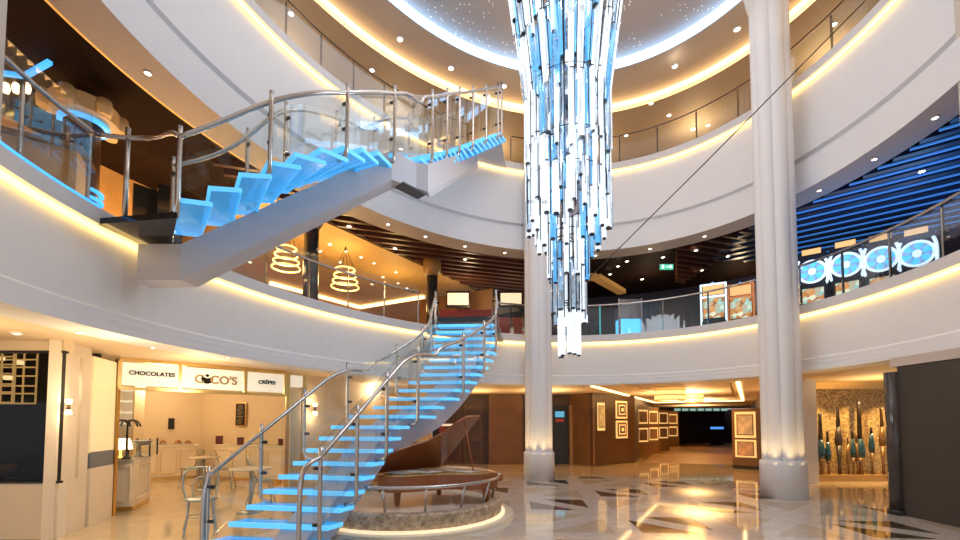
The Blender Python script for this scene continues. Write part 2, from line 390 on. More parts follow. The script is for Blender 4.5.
# window wall on the near left
struct(MB().box((-7.6, 5.72, .36), (4.2, .12, .72)).build('wall_left', PANEL))
struct(MB().box((-7.6, 5.72, 2.53), (4.2, .12, .15)).build('wall_left_header', CREAMW))
w = thing('window_1', 'large dark shop window with black frame on the near left', 'window', (-7.6, 5.68, .73)); w['kind'] = 'structure'
MB().box((-7.6, 5.70, 1.59), (4.1, .012, 1.72)).build('pane', glassmat('window_glass', (.5, .5, .5), .0, fk=.12), w)
MB().box((-7.6, 5.68, .735), (4.2, .07, .03)).box((-7.6, 5.68, 2.45), (4.2, .07, .03)).box((-5.56, 5.68, 1.59), (.055, .07, 1.72)).build('frame', BLACK, w)
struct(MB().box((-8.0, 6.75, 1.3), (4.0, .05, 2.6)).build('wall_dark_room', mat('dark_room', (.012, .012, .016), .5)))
struct(MB().box((-5.74, 5.95, 1.59), (.2, .25, 1.7)).build('trim_11', mat('gloss_beige', (.62, .52, .36), .15)))
wallseg('wall_sconce', (-5.52, 5.62), (-5.72, 6.3), 0, 2.6, mat('cream_marble', (.80, .70, .58), .25, var=.12, scale=1.5), .12, 1)
# patisserie shell
P0 = Vector((-5.98, 7.1)); P1 = Vector((-4.08, 9.0)); fd = (P1 - P0).normalized(); ang_f = math.atan2(fd.y, fd.x)
wallseg('wall_shop_left', (-7.0, 7.0), (-10.6, 10.9), 0, 2.6, CREAMW, .1, -1)
wallseg('wall_shop_back', (-10.3, 10.8), (-8.3, 12.8), 0, 2.6, CREAMW, .1, 1)
wallseg('wall_shop_right', (-8.3, 12.8), (-4.6, 11.4), 0, 2.6, CREAMW, .1, 1)
wallseg('wall_shop_return', (-4.6, 11.4), (-4.2, 9.2), 0, 2.6, CREAMW, .1, 1)
wallseg('wall_stair', (-4.05, 9.2), (-1.75, 15.7), 0, 2.6, CREAMW, .1, 1)
o = struct(MB().bar((*P0, 2.57), (*P1, 2.57), .12, .06).bar((*P0, 2.09), (*P1, 2.09), .10, .05).build('trim_12', GOLD))
# back walls of the ground deck
struct(MB().box((1.2, 16.3, 1.3), (6.0, .1, 2.6)).build('wall_back', WOOD))
struct(MB().box((.95, 16.05, 1.3), (1.25, .3, 2.6)).build('wall_back_panel', WOODM))
wallseg('wall_gallery_corner', (3.35, 16.3), (3.98, 15.2), 0, 2.6, WOODM, .1, 1)
wallseg('wall_gallery', (3.98, 15.2), (6.05, 16.8), 0, 2.6, WOOD, .12, 1)
wallseg('wall_gallery_left', (6.0, 16.9), (14.0, 33.2), 0, 2.6, WOOD, .12, 1)
wallseg('wall_gallery_end', (13, 33), (22, 33), 0, 2.6, mat('end_wall', (.02, .012, .012), .4), .12, 1)
wallseg('wall_gallery_right', (9.7, 14.6), (20.5, 33), 0, 2.6, WOOD, .12, -1)
struct(MB().prism([(6.3, 16.6), (9.7, 15.6), (20.5, 33), (14, 33)], .0, .012).build('floor_gallery', mat('gallery_boards', (.30, .17, .075), .32, var=.35, scale=1.3)))
struct(MB().box((8.32, 11.0, 1.3), (.36, .3, 2.6)).build('trim_21', WHITE))
wallseg('wall_alcove_left', (9.7, 14.5), (8.62, 11.4), 0, 2.6, CREAMW, .12, 1)
# mosaic alcove
def mosaic_mat():
    m, nt, b = nodes('gold_mosaic'); tc = nt.nodes.new('ShaderNodeTexCoord'); vo = nt.nodes.new('ShaderNodeTexVoronoi'); vo.inputs['Scale'].default_value = 26
    nt.links.new(tc.outputs['Object'], vo.inputs['Vector']); r = nt.nodes.new('ShaderNodeValToRGB')
    r.color_ramp.elements[0].color = (.28, .14, .035, 1); r.color_ramp.elements[1].color = (.95, .66, .28, 1)
    nt.links.new(vo.outputs['Color'], r.inputs[0]); nt.links.new(r.outputs[0], b.inputs['Base Color']); b.inputs['Roughness'].default_value = .3; b.inputs['Metallic'].default_value = .35
    return m
struct(MB().box((10.3, 11.75, 1.3), (3.5, .1, 2.6)).build('wall_alcove', mosaic_mat()))
struct(MB().box((10.2, 11.45, .08), (3.6, .5, .16)).build('trim_13', mat('alcove_plinth', (.42, .25, .09), .3)))
struct(MB().box((10.2, 11.2, 2.5), (3.6, .1, .2)).build('trim_14', GOLD))
# dark partition wall on the right
struct(MB().box((7.02, 4.6, 1.22), (.2, 5.0, 2.44)).build('wall_right', BROWNW))
struct(MB().box((7.02, 4.6, 2.52), (.24, 5.2, .15)).build('wall_right_header', SOFF))
# ------------------------------------------------------------------ COLUMNS
def column(px, z, off, label):
    t = tpx(px, 340, 3.75)
    for _ in range(30):                # keep the column at its place along the balcony edge
        p = E(t, off); e = (480 + F * p.x / (p.y * math.cos(PITCH) + 3 * math.sin(PITCH))) - px
        q = E(t + .01, off); e2 = (480 + F * q.x / (q.y * math.cos(PITCH) + 3 * math.sin(PITCH))) - px
        t -= .01 * e / (e2 - e)
    p = E(t, off)
    c = thing('column', label, 'column', (p.x, p.y, 0))
    n = 112; a0 = math.atan2(p.y, p.x)
    prof = [.30 + .065 * abs(math.cos(3.5 * (2 * PI * k / n - a0))) ** .45 for k in range(n)]
    poly = [(p.x + prof[k] * math.cos(2 * PI * k / n), p.y + prof[k] * math.sin(2 * PI * k / n)) for k in range(n)]
    MB().prism(poly, .70, 10.99).build('shaft', WHITE, c)
    MB().lathe([(.41, .0), (.41, .70), (.405, .74), (.375, .76)], (p.x, p.y, 0), 32).build('base', WHITE, c)
    for h in (2.5, 6.35):
        pass
    MB().lathe([(.37, 10.55), (.40, 10.6), (.46, 10.95), (.46, 11.0)], (p.x, p.y, 0), 32).build('capital', WHITE, c)
    for k in range(6):
        a = a0 + PI + (k - 2.5) * .62
        lamp('column_uplight', 'SPOT', (p.x + .50 * math.cos(a), p.y + .50 * math.sin(a), .62), 20, (1, .66, .26), .06,
             rot=(PI, 0, 0), spot_size=math.radians(80), spot_blend=1.)
    for k in range(4):
        a = a0 + PI + (k - 1.5) * .8
        lamp('capital_uplight', 'SPOT', (p.x + .62 * math.cos(a), p.y + .62 * math.sin(a), 9.0), 10, (1, .72, .34), .03,
             rot=(PI, 0, 0), spot_size=math.radians(60), spot_blend=.9)
    return p
cl = column(538, 0, -.42, 'white fluted column behind the hanging chandelier, left of the art gallery')
cr = column(777, 0, -.55, 'wide white fluted column on the right, beside the gold mosaic alcove')
# pilasters standing on the lower balcony at both edges of the view
for side, (px, py), lab in (('l', (-16, 135), 'grey pilaster standing on the balcony at the far left edge'), ('r', (972, 240), 'beige pilaster standing on the balcony at the far right edge')):
    q = UZ(px, py, 4.02); t = norm_t(tat(q.x, q.y)); e = E(t, .13); e2 = E(t, .62); dd = (e2 - e).normalized(); ss = Vector((-dd.y, dd.x)) * (.07 if side == 'l' else .2)
    pil = thing('pilaster', lab, 'pilaster', (e.x, e.y, C1))
    fr = E(t, .02); bk = E(t, .6)
    MB().prism([fr - ss, fr + ss, bk + ss, bk - ss], C1 + .08, 8.70).build('shaft', mat('pilaster_paint', (.62, .55, .48), .5), pil)
    MB().prism([fr - ss * 1.15, fr + ss * 1.15, bk + ss * 1.15, bk - ss * 1.15], C1, C1 + .08).build('plinth', CAPM, pil)
# ------------------------------------------------------------------ BALUSTRADES
def balustrade(label, ta, tb, zc, hgt, posts, railm, glass_h, thin=False, group=None):
    m_ = E((ta + tb) / 2, .12); b = thing('glass_balustrade', label, 'balustrade', (m_.x, m_.y, zc), group)
    for i in range(posts):
        a, c = ta + (tb - ta) * (i + .012) / posts, ta + (tb - ta) * (i + .988) / posts
        MB().ring([(.115, zc + .005), (.115, zc + glass_h), (.127, zc + glass_h), (.127, zc + .005)], span(a, c, 8)).build('glass_panel', GLASS, b)
    ts = span(ta, tb, 10 * posts)
    MB().tube([(*E(t, .09), zc + hgt) for t in ts], .016 if thin else .026, 8).build('handrail', railm, b)
    for i in range(posts + 1):
        t = ta + (tb - ta) * i / posts; e = E(t, .15)
        MB().box((e.x, e.y, zc + hgt / 2), (.03, .03, hgt), ).build('post', railm, b)
    return b
DR = mat('dark_bronze_rail', (.13, .10, .09), .3, .7)
z1 = C1
gaps = dict(a=tpx(-10, 120, 4.0), b=tpx(108, 208, 4.0), c=tpx(229, 268, 4.0), d=tpx(424, 322, 4.0), e=tpx(500, 330, 4.0), f=tpx(757, 317, 4.0), g=tpx(795, 306, 4.0), h=tpx(990, 235, 4.0))
balustrade('frameless glass balustrade with steel rail on the lower balcony, left of the upper staircase', gaps['a'] if abs(gaps['a']) < 9 else tl_, gaps['b'], z1, .87, 2, STEEL, 1.1)
balustrade('glass balustrade with steel rail in front of the amber lounge', gaps['c'], gaps['d'], z1, .80, 5, STEEL, .98)
balustrade('glass balustrade with steel rail on the lower balcony between the two columns', gaps['e'], gaps['f'], z1, .86, 6, STEEL, .84)
balustrade('glass balustrade with steel rail in front of the wheel slot machines', gaps['g'], gaps['h'], z1, .86, 4, STEEL, .84)
balustrade('dark railed balustrade on the upper balcony, left of the chandelier', tpx(225, 5, 8.9) - (.25 if LEFTFIRST else -.25), tpx(468, 157, 8.9), C2, .80, 9, DR, .74, True)
balustrade('dark railed balustrade on the upper balcony behind and right of the chandelier', tpx(512, 165, 8.9), tpx(890, 5, 8.9), C2, .80, 9, DR, .74, True)
o = struct(MB().ring([(-.014, 3.992), (-.014, 4.012), (.02, 4.012), (.02, 3.992)], span(gaps['a'], gaps['b'], 20)).build('trim_15', BLUEL)); o['label'] = 'blue light line along the left balcony ledge'
# ------------------------------------------------------------------ STAIRCASES
def chaikin(p, n=2):
    for _ in range(n):
        q = [p[0]]
        for a, b in zip(p, p[1:]): q += [a * .75 + b * .25, a * .25 + b * .75]
        p = q + [p[-1]]
    return p
def staircase(label, loc, R, L, Z, flat, beam_off, beam_w, beam_d, rail_r, rail_l, post_every, sections=None, step_d=.30, skip=0):
    """R, L: right and left ends of every tread in plan, Z: heights"""
    st = thing('staircase', label, 'staircase', loc); n = len(R)
    def dirn(A, k):
        a, b = A[max(k - 1, 0)], A[min(k + 1, n - 1)]; return (b - a).normalized()
    for k in range(skip, n):
        dr, dl = dirn(R, k), dirn(L, k)
        dep = step_d
        if k in flat:
            r1, l1 = R[k + 1], L[k + 1]
        else:
            r1, l1 = R[k] + dr * dep, L[k] + dl * dep
        z = Z[k]; th = .055
        vs = [(*R[k], z - th), (*L[k], z - th), (*l1, z - th), (*r1, z - th), (*R[k], z), (*L[k], z), (*l1, z), (*r1, z)]
        fs = [(0, 3, 2, 1), (4, 5, 6, 7), (0, 1, 5, 4), (1, 2, 6, 5), (2, 3, 7, 6), (3, 0, 4, 7)]
        m = MB(); m.add(vs, fs); tr = m.build('tread', TREAD, st)
        a, b = Vector((*R[k], z - .028)), Vector((*L[k], z - .028)); c, d_ = Vector((*r1, z - .03)), Vector((*l1, z - .03))
        e = MB().bar(a, b, .03, .06).bar(a, c, .02, .05).bar(b, d_, .02, .05).bar(c, d_, .016, .03)
        e.build('edge_light', TREDGE, tr)
    # box beam underneath
    if sections is None:
        sections = []
        for k in range(n):
            u = (R[k] - L[k]).normalized(); near = R[k] - u * beam_off(k); sections.append((near, near - u * beam_w, Z[k] - .09, beam_d(k)))
    mb = MB(); vs = []
    for a, b, z, d in sections: vs += [(*a, z), (*b, z), (*b, z - d), (*a, z - d)]
    N = len(sections); fs = []
    for i in range(N - 1):
        for j in range(4): fs.append((i * 4 + j, i * 4 + (j + 1) % 4, i * 4 + 4 + (j + 1) % 4, i * 4 + 4 + j))
    fs += [(3, 2, 1, 0), tuple(N * 4 - 4 + j for j in range(4))]
    mb.add(vs, fs); mb.build('box_beam', BEAM, st)
    # railings on both sides
    for side, A, B in (('r', R, L), ('l', L, R)):
        pts = []; rail = []; rh = rail_r if side == 'r' else rail_l
        for k in range(n):
            o_ = (A[k] - B[k]).normalized() * .05; pts.append(Vector((*(A[k] + o_), Z[k] + rh(k))))
            if k >= skip: rail.append(pts[-1])
            if k in flat: rail.append(Vector((*(A[k].lerp(A[k + 1], .85) + o_), Z[k] + rh(k) + .02)))
        MB().tube(chaikin(rail, 1), .027, 8).build('handrail', STEEL, st)
        ks = list(range(skip, n, post_every)) + ([n - 1] if (n - 1 - skip) % post_every else [])
        for k in ks:
            p = pts[k]; inn = (B[k] - A[k]).normalized()
            q = [p + Vector((0, 0, .12)), p, Vector((p.x, p.y, Z[k] - .05)), Vector((p.x, p.y, Z[k] - .14)) + Vector((*inn, 0)) * .03, Vector((p.x, p.y, Z[k] - .17)) + Vector((*inn, 0)) * .16]
            pm = MB().tube(q, .026, 8).build('post', STEEL, st)
            for h_ in (Z[k] + rh(k) - .13, Z[k] + .22):
                c_ = Vector((p.x, p.y, h_)); MB().tube([c_ - Vector((*inn, 0)) * .02, c_ + Vector((*inn, 0)) * .08], .022, 8).build('glass_clamp', BLACK, pm)
        for a, b in zip(ks, ks[1:]):
            m = MB(); vs = []
            for k in range(a, b + 1):
                inn = (B[k] - A[k]).normalized() * .03; x = A[k] + inn
                vs += [(*x, Z[k] + .06), (*x, Z[k] + rh(k) + .06), (*(x + inn * .35), Z[k] + rh(k) + .06), (*(x + inn * .35), Z[k] + .06)]
            M_ = b - a + 1; fs = []
            for i in range(M_ - 1):
                for j in range(4): fs.append((i * 4 + j, i * 4 + (j + 1) % 4, i * 4 + 4 + (j + 1) % 4, i * 4 + 4 + j))
            fs += [(3, 2, 1, 0), tuple(M_ * 4 - 4 + j for j in range(4))]
            m.add(vs, fs); m.build('glass_panel', GLASS, st)
    return st, sections
V2 = lambda x, y: Vector((x, y))
def interp(ctrl, n):
    out = []
    for k in range(n):
        for (k0, p), (k1, q) in zip(ctrl, ctrl[1:]):
            if k0 <= k <= k1: out.append(V2(*p).lerp(V2(*q), (k - k0) / (k1 - k0))); break
    sm = out[:]
    for i in range(1, n - 1): sm[i] = out[i] * .5 + (out[i - 1] + out[i + 1]) * .25
    return sm
# lower staircase: floor to lower balcony
Rl = interp([(0, (-1.90, 5.02)), (1, (-1.81, 5.19)), (9, (-1.15, 6.85)), (10, (-.70, 7.55)), (11, (-.52, 7.85)), (12, (-.36, 8.05)), (13, (-.2, 8.2)), (15, (.04, 8.58)), (17, (.24, 8.88)), (19, (.33, 9.1)), (21, (.30, 9.32))], 22)
Ll = interp([(0, (-3.22, 5.2)), (1, (-3.12, 5.41)), (9, (-2.24, 7.0)), (10, (-1.80, 7.68)), (11, (-1.70, 7.95)), (13, (-1.37, 8.3)), (15, (-1.1, 8.65)), (17, (-.99, 8.95)), (19, (-.98, 9.15)), (21, (-.93, 9.38))], 22)
Zl = [.11 + .17 * k for k in range(22)]
low, lcs = staircase('lower curved glass staircase with blue lit treads rising from the marble floor to the balcony', (-2.5, 5.2, 0), Rl, Ll, Zl, (9,),
          lambda k: .22, .42, lambda k: min(.46, Zl[k] - .095), lambda k: 1.0 - .36 * max(0, min(1, (k - 11) / 7)), lambda k: .76 - .14 * max(0, min(1, (k - 11) / 7)), 3, None, .24)
# newel ends of the two lower handrails
for A, B, h_, ex_ in ((Rl, Ll, 1.0, .26), (Ll, Rl, .76, .02)):
    p = A[0] + (A[0] - B[0]).normalized() * .05; d = (A[0] - A[1]).normalized(); z_ = Zl[0] + h_
    pts = [Vector((*p, z_)), Vector((*(p + d * ex_ * .7), z_ - .06)), Vector((*(p + d * (ex_ + .02)), z_ - .18)), Vector((*(p + d * (ex_ + .03)), .5)), Vector((*(p + d * (ex_ + .03)), 0.0))]
    MB().tube(chaikin(pts, 2), .027, 8).build('newel', STEEL, low)
# landing that joins it to the balcony
MB().prism([Ll[21], Rl[21], V2(*E(tpx(505, 332, 4.0), .05)), V2(*E(tpx(430, 323, 4.0), .05))], 3.74, 3.85).build('landing', DKGLASS, low)
# upper staircase
Zu = [3.86 + .17 * k for k in range(30)]
def u(px, py, k): p = UZ(px, py, Zu[k]); return (p.x, p.y)
Ru = interp([(0, u(146, 208, 0)), (1, u(177, 198, 1)), (2, u(210, 187, 2)), (3, u(241, 172, 3)), (4, u(269, 159, 4)), (5, u(296, 152, 5)), (6, u(322, 147, 6)), (7, u(345, 144, 7)), (11, u(404, 156, 11)), (12, u(424, 158, 12)), (20, u(461, 147, 20)), (29, u(500, 132, 29))], 30)
Lu = []
for k in range(30):
    a, b = Ru[max(k - 1, 0)], Ru[min(k + 1, 29)]; d = (b - a).normalized(); nv = V2(-d.y, d.x)
    tw = math.radians(24) * max(0, min(1, (9 - k) / 5)); nv = V2(nv.x * math.cos(tw) - nv.y * math.sin(tw), nv.x * math.sin(tw) + nv.y * math.cos(tw))
    Lu.append(Ru[k] + nv * 1.06)
for _ in range(3):
    Lu = [Lu[0]] + [(Lu[i - 1] + Lu[i] * 2 + Lu[i + 1]) / 4 for i in range(1, 29)] + [Lu[29]]
boff = lambda k: .62 if k <= 3 else max(.16, .62 - .055 * (k - 3))
def sec(n_, f_, z): a = UZ(*n_, z); b = UZ(*f_, z - .46); return (a.xy, b.xy, z, .46)
usec = [sec((138, 244), (150, 288), 3.75), sec((181, 244), (198, 287), 3.75), sec((392, 150), (392, 189), 5.63), sec((430, 170), (428, 192), 5.66), sec((478, 150), (478, 166), 8.45)]
nr = lambda k: .68 if k < 7 else (.68 + .08 * (k - 7) if k < 11 else min(1.15, 1.0 + .02 * (k - 11)))
upp, ucs = staircase('upper curved glass staircase with blue treads on a grey beam between the two balconies', (-3.4, 5.2, 3.86), Ru, Lu, Zu, (11,),
          None, .46, None, nr, lambda k: .88, 3, usec, .34, 1)
ra, rb = E(gaps['b'], .02), E(norm_t(tat(-4.2, 6.2)), .02)
MB().prism([ra, Ru[1], Lu[1], rb], 3.80, 3.87).build('landing', DKGLASS, upp)
m_ = Vector((*E(gaps['b'], .09), C1 + .87)); rr_ = [m_, UY(128, 138, m_.y + .1), UY(155, 138, m_.y + .15), UY(172, 132, Ru[1].y - .02), Vector((*(Ru[1] + (Ru[1] - Lu[1]).normalized() * .05), Zu[1] + nr(1)))]
MB().tube(chaikin(rr_, 1), .027, 8).build('handrail', STEEL, upp)
MB().tube([rr_[1] + Vector((0, 0, .12)), Vector((rr_[1].x, rr_[1].y, 3.83))], .028, 8).build('post', STEEL, upp)
# its head landing
MB().prism([Ru[29], Lu[29], E(tpx(440, 150, 8.9), .05), E(tpx(505, 168, 8.9), .05)], 8.70, 8.79).build('head_landing', BEAM, upp)
# dark vent grille below the middle landing
c = (ucs[2][0] + ucs[2][1] + ucs[3][0] + ucs[3][1]) / 4; dv = (ucs[3][0] - ucs[2][0]).normalized()
MB().box((c.x, c.y, ucs[2][2] - .462), (.46, .22, .02), math.atan2(dv.y, dv.x)).build('grille', mat('grille_dark', (.10, .10, .11), .5), upp)
# ------------------------------------------------------------------ CHANDELIER
ax, ay = UY(569, 300, 6.1).x, 6.1
ch = thing('crystal_chandelier', 'tall cascading chandelier of glowing white and blue glass rods in the middle of the atrium', 'chandelier', (ax, ay, 2.38))
rods = []
def tier(ztop, ln, r, n, kinds, rr=.046, jit=.12, ph=0.):
    for i in range(n):
        a = 2 * PI * (i + ph) / n + random.uniform(-.06, .06); dz = random.uniform(-jit, jit); l = ln * random.uniform(.85, 1.1)
        rods.append((ax + r * math.cos(a), ay + r * math.sin(a), ztop + dz, l, rr * random.uniform(.75, 1.15), random.choice(kinds), Vector((math.cos(a), math.sin(a), 0)) * (-.13 * l if ztop > 6.4 and r > .5 else 0)))
W, B_, C_ = RODW, RODB, RODC
tier(10.6, 1.1, 1.15, 16, [W, C_]); tier(9.6, 1.1, .98, 18, [W, C_, B_]); tier(8.7, 1.1, .92, 20, [W, W, C_]); tier(7.9, 1.0, .79, 22, [W, W, B_, C_])
tier(7.1, 1.0, .69, 22, [W, W, C_, B_]); tier(6.3, .95, .58, 22, [W, W, W, C_]); tier(5.45, .85, .57, 22, [W, W, C_]); tier(5.0, .74, .57, 22, [W, W, W, C_], jit=.07)
for zt_, r_ in ((8.6, .45), (7.5, .42), (6.5, .38), (5.6, .38)): tier(zt_, 1.0, r_, 13, [B_, B_, C_], .05)
tier(4.7, .7, .42, 14, [W, W, B_], .045, .1)
tier(4.3, .75, .27, 10, [W, W, B_], .04, .1); tier(3.75, .72, .22, 8, [W, W, C_], .045, .06); tier(3.15, .74, .13, 5, [W], .05, .05)
def rod_mb(rd, cap):
    x, y, z, l, r, m, tl = rd; b = Vector((x, y, z - l)) + tl
    return MB().tube([(x, y, z), b], r, 8)
def visible_rank(rd):                       # front rods inside the frame first
    x, y, z, l, r, m, tl = rd; return (0 if z - l < 7.4 else 1, y)
rods.sort(key=visible_rank)
for rd in rods[:100]:
    ro = rod_mb(rd, False).build('glass_rod', rd[5], ch)
    x, y, z, l, r, m, tl = rd; b = Vector((x, y, z - l)) + tl
    MB().tube([(x, y, z + .03), (x, y, z - .005)], r * .75, 8).build('end_cap', BLACK, ro); MB().tube([b + Vector((0, 0, .005)), b - Vector((0, 0, .02))], r * .75, 8).build('end_cap', BLACK, ro)
rest = MB(); caps = MB(); order = [RODW, RODB, RODC]
for rd in rods[100:]:
    x, y, z, l, r, m, tl = rd; b = Vector((x, y, z - l)) + tl
    rest.tube([(x, y, z), b], r, 8, order.index(m)); rest.tube([(x, y, z + .03), (x, y, z - .005)], r * .75, 8, 3); rest.tube([b + Vector((0, 0, .005)), b - Vector((0, 0, .02))], r * .75, 8, 3)
o = rest.build('glass_rods', order + [BLACK], ch); o['kind'] = 'stuff'; o['label'] = 'remaining glowing glass rods further back in the chandelier'
fr = MB(); fr.tube([(ax, ay, 11.49), (ax, ay, 3.1)], .02, 8)
for z, r in ((10.6, 1.25), (8.7, .9), (7.1, .67), (6.3, .58), (5.45, .57), (4.98, .56), (4.2, .26), (3.2, .13)):
    fr.tube([(ax + r * math.cos(a), ay + r * math.sin(a), z + .03) for a in span(0, 2 * PI, 24)[:-1]], .007, 6, closed=True)
    for k in range(4):
        a = k * PI / 2 + z; fr.tube([(ax, ay, z + .03), (ax + r * math.cos(a), ay + r * math.sin(a), z + .03)], .01, 6)
for zt_, r_, l_ in ((7.95, .82, .9), (7.1, .71, .9), (6.3, .61, .9), (5.45, .60, .8), (5.0, .60, .7), (4.7, .45, .6), (4.3, .30, .7), (3.75, .25, .7)):  # thin black tubes added as the dark separations between glowing rods
    for k in range(int(14 + 14 * r_)):
        a = 2 * PI * (k + random.random() * .5) / int(14 + 14 * r_); tl_z = random.uniform(-.1, .1); q = Vector((math.cos(a), math.sin(a), 0)); tlt = .13 * l_ if zt_ > 6.4 else 0
        fr.tube([(ax + r_ * q.x, ay + r_ * q.y, zt_ + tl_z), (ax + (r_ - tlt) * q.x, ay + (r_ - tlt) * q.y, zt_ + tl_z - l_)], .0075, 5)
for k in range(16):
    a = 2 * PI * (k + .3) / 16; fr.tube([(ax + 1.2 * math.cos(a), ay + 1.2 * math.sin(a), 11.49), (ax + .8 * math.cos(a), ay + .8 * math.sin(a), 8.2), (ax + .56 * math.cos(a), ay + .56 * math.sin(a), 6.2), (ax + .5 * math.cos(a), ay + .5 * math.sin(a), 5.0)], .009, 6)
fr.build('frame', BLACK, ch)
def sequin_mat():
    m, nt, b = nodes('silver_sequins'); tc = nt.nodes.new('ShaderNodeTexCoord'); vo = nt.nodes.new('ShaderNodeTexVoronoi'); vo.inputs['Scale'].default_value = 24
    nt.links.new(tc.outputs['Object'], vo.inputs['Vector']); r = nt.nodes.new('ShaderNodeValToRGB'); e = r.color_ramp.elements
    e[0].color = (.16, .16, .20, 1); e[1].color = (.75, .76, .82, 1); nt.links.new(vo.outputs['Color'], r.inputs[0]); nt.links.new(r.outputs[0], b.inputs['Base Color'])
    bp = nt.nodes.new('ShaderNodeBump'); bp.inputs['Strength'].default_value = 1; nt.links.new(vo.outputs['Distance'], bp.inputs['Height']); nt.links.new(bp.outputs['Normal'], b.inputs['Normal'])
    b.inputs['Metallic'].default_value = .8; b.inputs['Roughness'].default_value = .25; return m
SEQ = sequin_mat()
for z_, h_, r_ in ((8.9, .9, .30), (7.6, .85, .28), (6.75, .65, .30), (5.9, .6, .26), (5.1, .5, .26)):
    MB().lathe([(r_, z_), (r_, z_ - h_)], (ax, ay, 0), 24).build('sequin_panel', SEQ, ch)
a, b = UY(870, -4, 7.0), UY(583, 284, 10.2)
tag(MB().tube([a, a.lerp(b, .5) - Vector((0, 0, .03)), b], .011, 6).build('cable', BLACK), 'thin dark cable stretched diagonally across the atrium behind the chandelier', 'cable')
# ------------------------------------------------------------------ DOWNLIGHTS
def downlight(p, r, label, group):
    d = thing('downlight', label, 'ceiling light', tuple(p), group)
    MB().lathe([(r * .8, -.012), (r * .8, .0)], p, 12).build('lens', LAMPW, d)
    MB().lathe([(r * .8, -.004), (r * .85, -.02), (r * 1.15, -.012), (r * 1.2, .0)], p, 12).build('bezel', WHITE, d)
for px, py in ((142, 69), (389, 224), (428, 235.5), (468, 244.5), (508, 250), (597, 252.5), (650, 247), (702, 234), (757, 215), (815, 191), (871, 161), (930, 120), (350, 206)):
    p = UZ(px, py, B2 - .004); t = tat(p.x, p.y); e = E(t, .31)
    downlight(Vector((e.x, e.y, B2 - .004)), .05, 'small round downlight in the soffit ring under the upper balcony', 'soffit downlights')
for px, py in ((349, 226), (395, 248), (465, 259), (627, 261), (618, 266), (610, 274), (642, 279), (663, 257), (696, 250), (702, 270), (728, 256), (922, 171)):
    p = UZ(px, py, 6.46); downlight(p, .06, 'small round downlight among the dark ceiling battens', 'batten ceiling downlights')
for px, py in ((330, 244), (346, 251), (361, 257), (374, 263), (383, 277), (320, 251), (340, 262), (372, 284), (396, 272), (407, 288), (398, 283), (250, 262)):
    p = UZ(px, py, 6.515); downlight(p, .05, 'small round downlight in the amber lounge ceiling', 'lounge downlights')
for px, py in ((17, 333), (80, 332), (153, 347), (950, 358), (228, 357)):
    p = UZ(px, py, 2.597); downlight(p, .05, 'small round downlight in the cream ceiling of the ground deck', 'ground deck downlights')
for px, py in ((291, 13.5), (372, 70), (675, 66), (651, 103), (669, 115), (693, 129), (626, 135), (834, 24), (708, 125)):
    p = UZ(px, py, 10.995); downlight(p, .07, 'small round downlight in the beige outer ceiling of the top deck', 'top deck downlights')
for px, py in ((400, 39), (451, 68), (504, 86), (737, 29), (675, 66)):
    p = UZ(px, py, 11.245); downlight(p, .08, 'small round downlight in the taupe ring between the two coves', 'cove ring downlights')
# ------------------------------------------------------------------ MIDDLE DECK: lounge
def pillar(px, py, D, w, lab, z1_=6.5, m=None):
    p = UY(px, py, D); t = thing('round_pillar', lab, 'pillar', (p.x, p.y, FL1))
    MB().lathe([(w, FL1), (w, z1_ - .5)], (p.x, p.y, 0), 20).build('shaft', m or mat('black_gloss', (.03, .03, .035), .08), t)
    MB().lathe([(w * 1.02, z1_ - .5), (w * 1.6, z1_ - .3), (w * 1.6, z1_)], (p.x, p.y, 0), 20).build('capital', mat('pillar_capital', (.4, .2, .06), .4), t)
pillar(311, 260, 9.8, .17, 'glossy dark pillar between the two ring lights of the lounge')
pillar(432, 290, 13.0, .17, 'dark pillar with amber capital at the right end of the lounge')
for i, (px, py, D, lab) in enumerate(((286, 268, 10.6, 'glowing tiered ring pendant lamp left of the dark lounge pillar'), (345, 287, 12.0, 'glowing tiered ring pendant lamp right of the dark lounge pillar'))):
    p = UY(px, py, D); k = 13.5 / F * D
    t = thing('ring_pendant', lab, 'pendant lamp', tuple(p))
    for dz, s in ((0, 1.), (.16, .9), (.33, .8), (.5, .7)):
        MB().tube([(p.x + k * s * math.cos(a), p.y + k * s * math.sin(a), p.z + dz) for a in span(0, 2 * PI, 24)[:-1]], .02, 6, closed=True).build('light_ring', GLOWA, t)
    m = MB()
    for a in span(0, 2 * PI, 4)[:-1]: m.tube([(p.x + k * .7 * math.cos(a), p.y + k * .7 * math.sin(a), p.z + .5), (p.x, p.y, 6.52)], .008, 5)
    m.build('wires', BLACK, t)
# bar kiosk on the far left
kp = UY(84, 130, 6.3)
t = thing('bar_kiosk', 'round bar back with blue lit shelves under a cream curved canopy on the left balcony', 'bar', (kp.x, kp.y, FL1))
def arc(c, r0, r1, z0, z1_, a0, a1, n=24, tilt=0.):
    vs = []; 
    for a in span(a0, a1, n):
        for r, z in ((r0, z0), (r1, z0), (r1, z1_), (r0, z1_)): vs.append((c.x + r * math.cos(a), c.y + r * math.sin(a), z + tilt * math.cos(a)))
    fs = [(i * 4 + j, i * 4 + (j + 1) % 4, i * 4 + 4 + (j + 1) % 4, i * 4 + 4 + j) for i in range(n) for j in range(4)] + [(0, 1, 2, 3), tuple(n * 4 + 3 - j for j in range(4))]
    return MB().add(vs, fs)
arc(kp, .26, .42, 6.05, 6.28, -2.6, 1.6, 24).build('canopy', mat('cream_canopy', (.78, .52, .24), .5), t)
for a_ in (-2.3, -1.3, -.3, .7, 1.5):
    MB().lathe([(.09, 6.06), (.11, 6.17), (.09, 6.29)], (kp.x + .42 * math.cos(a_), kp.y + .42 * math.sin(a_), 0), 12).build('scallop', MATS['cream_canopy'], t)
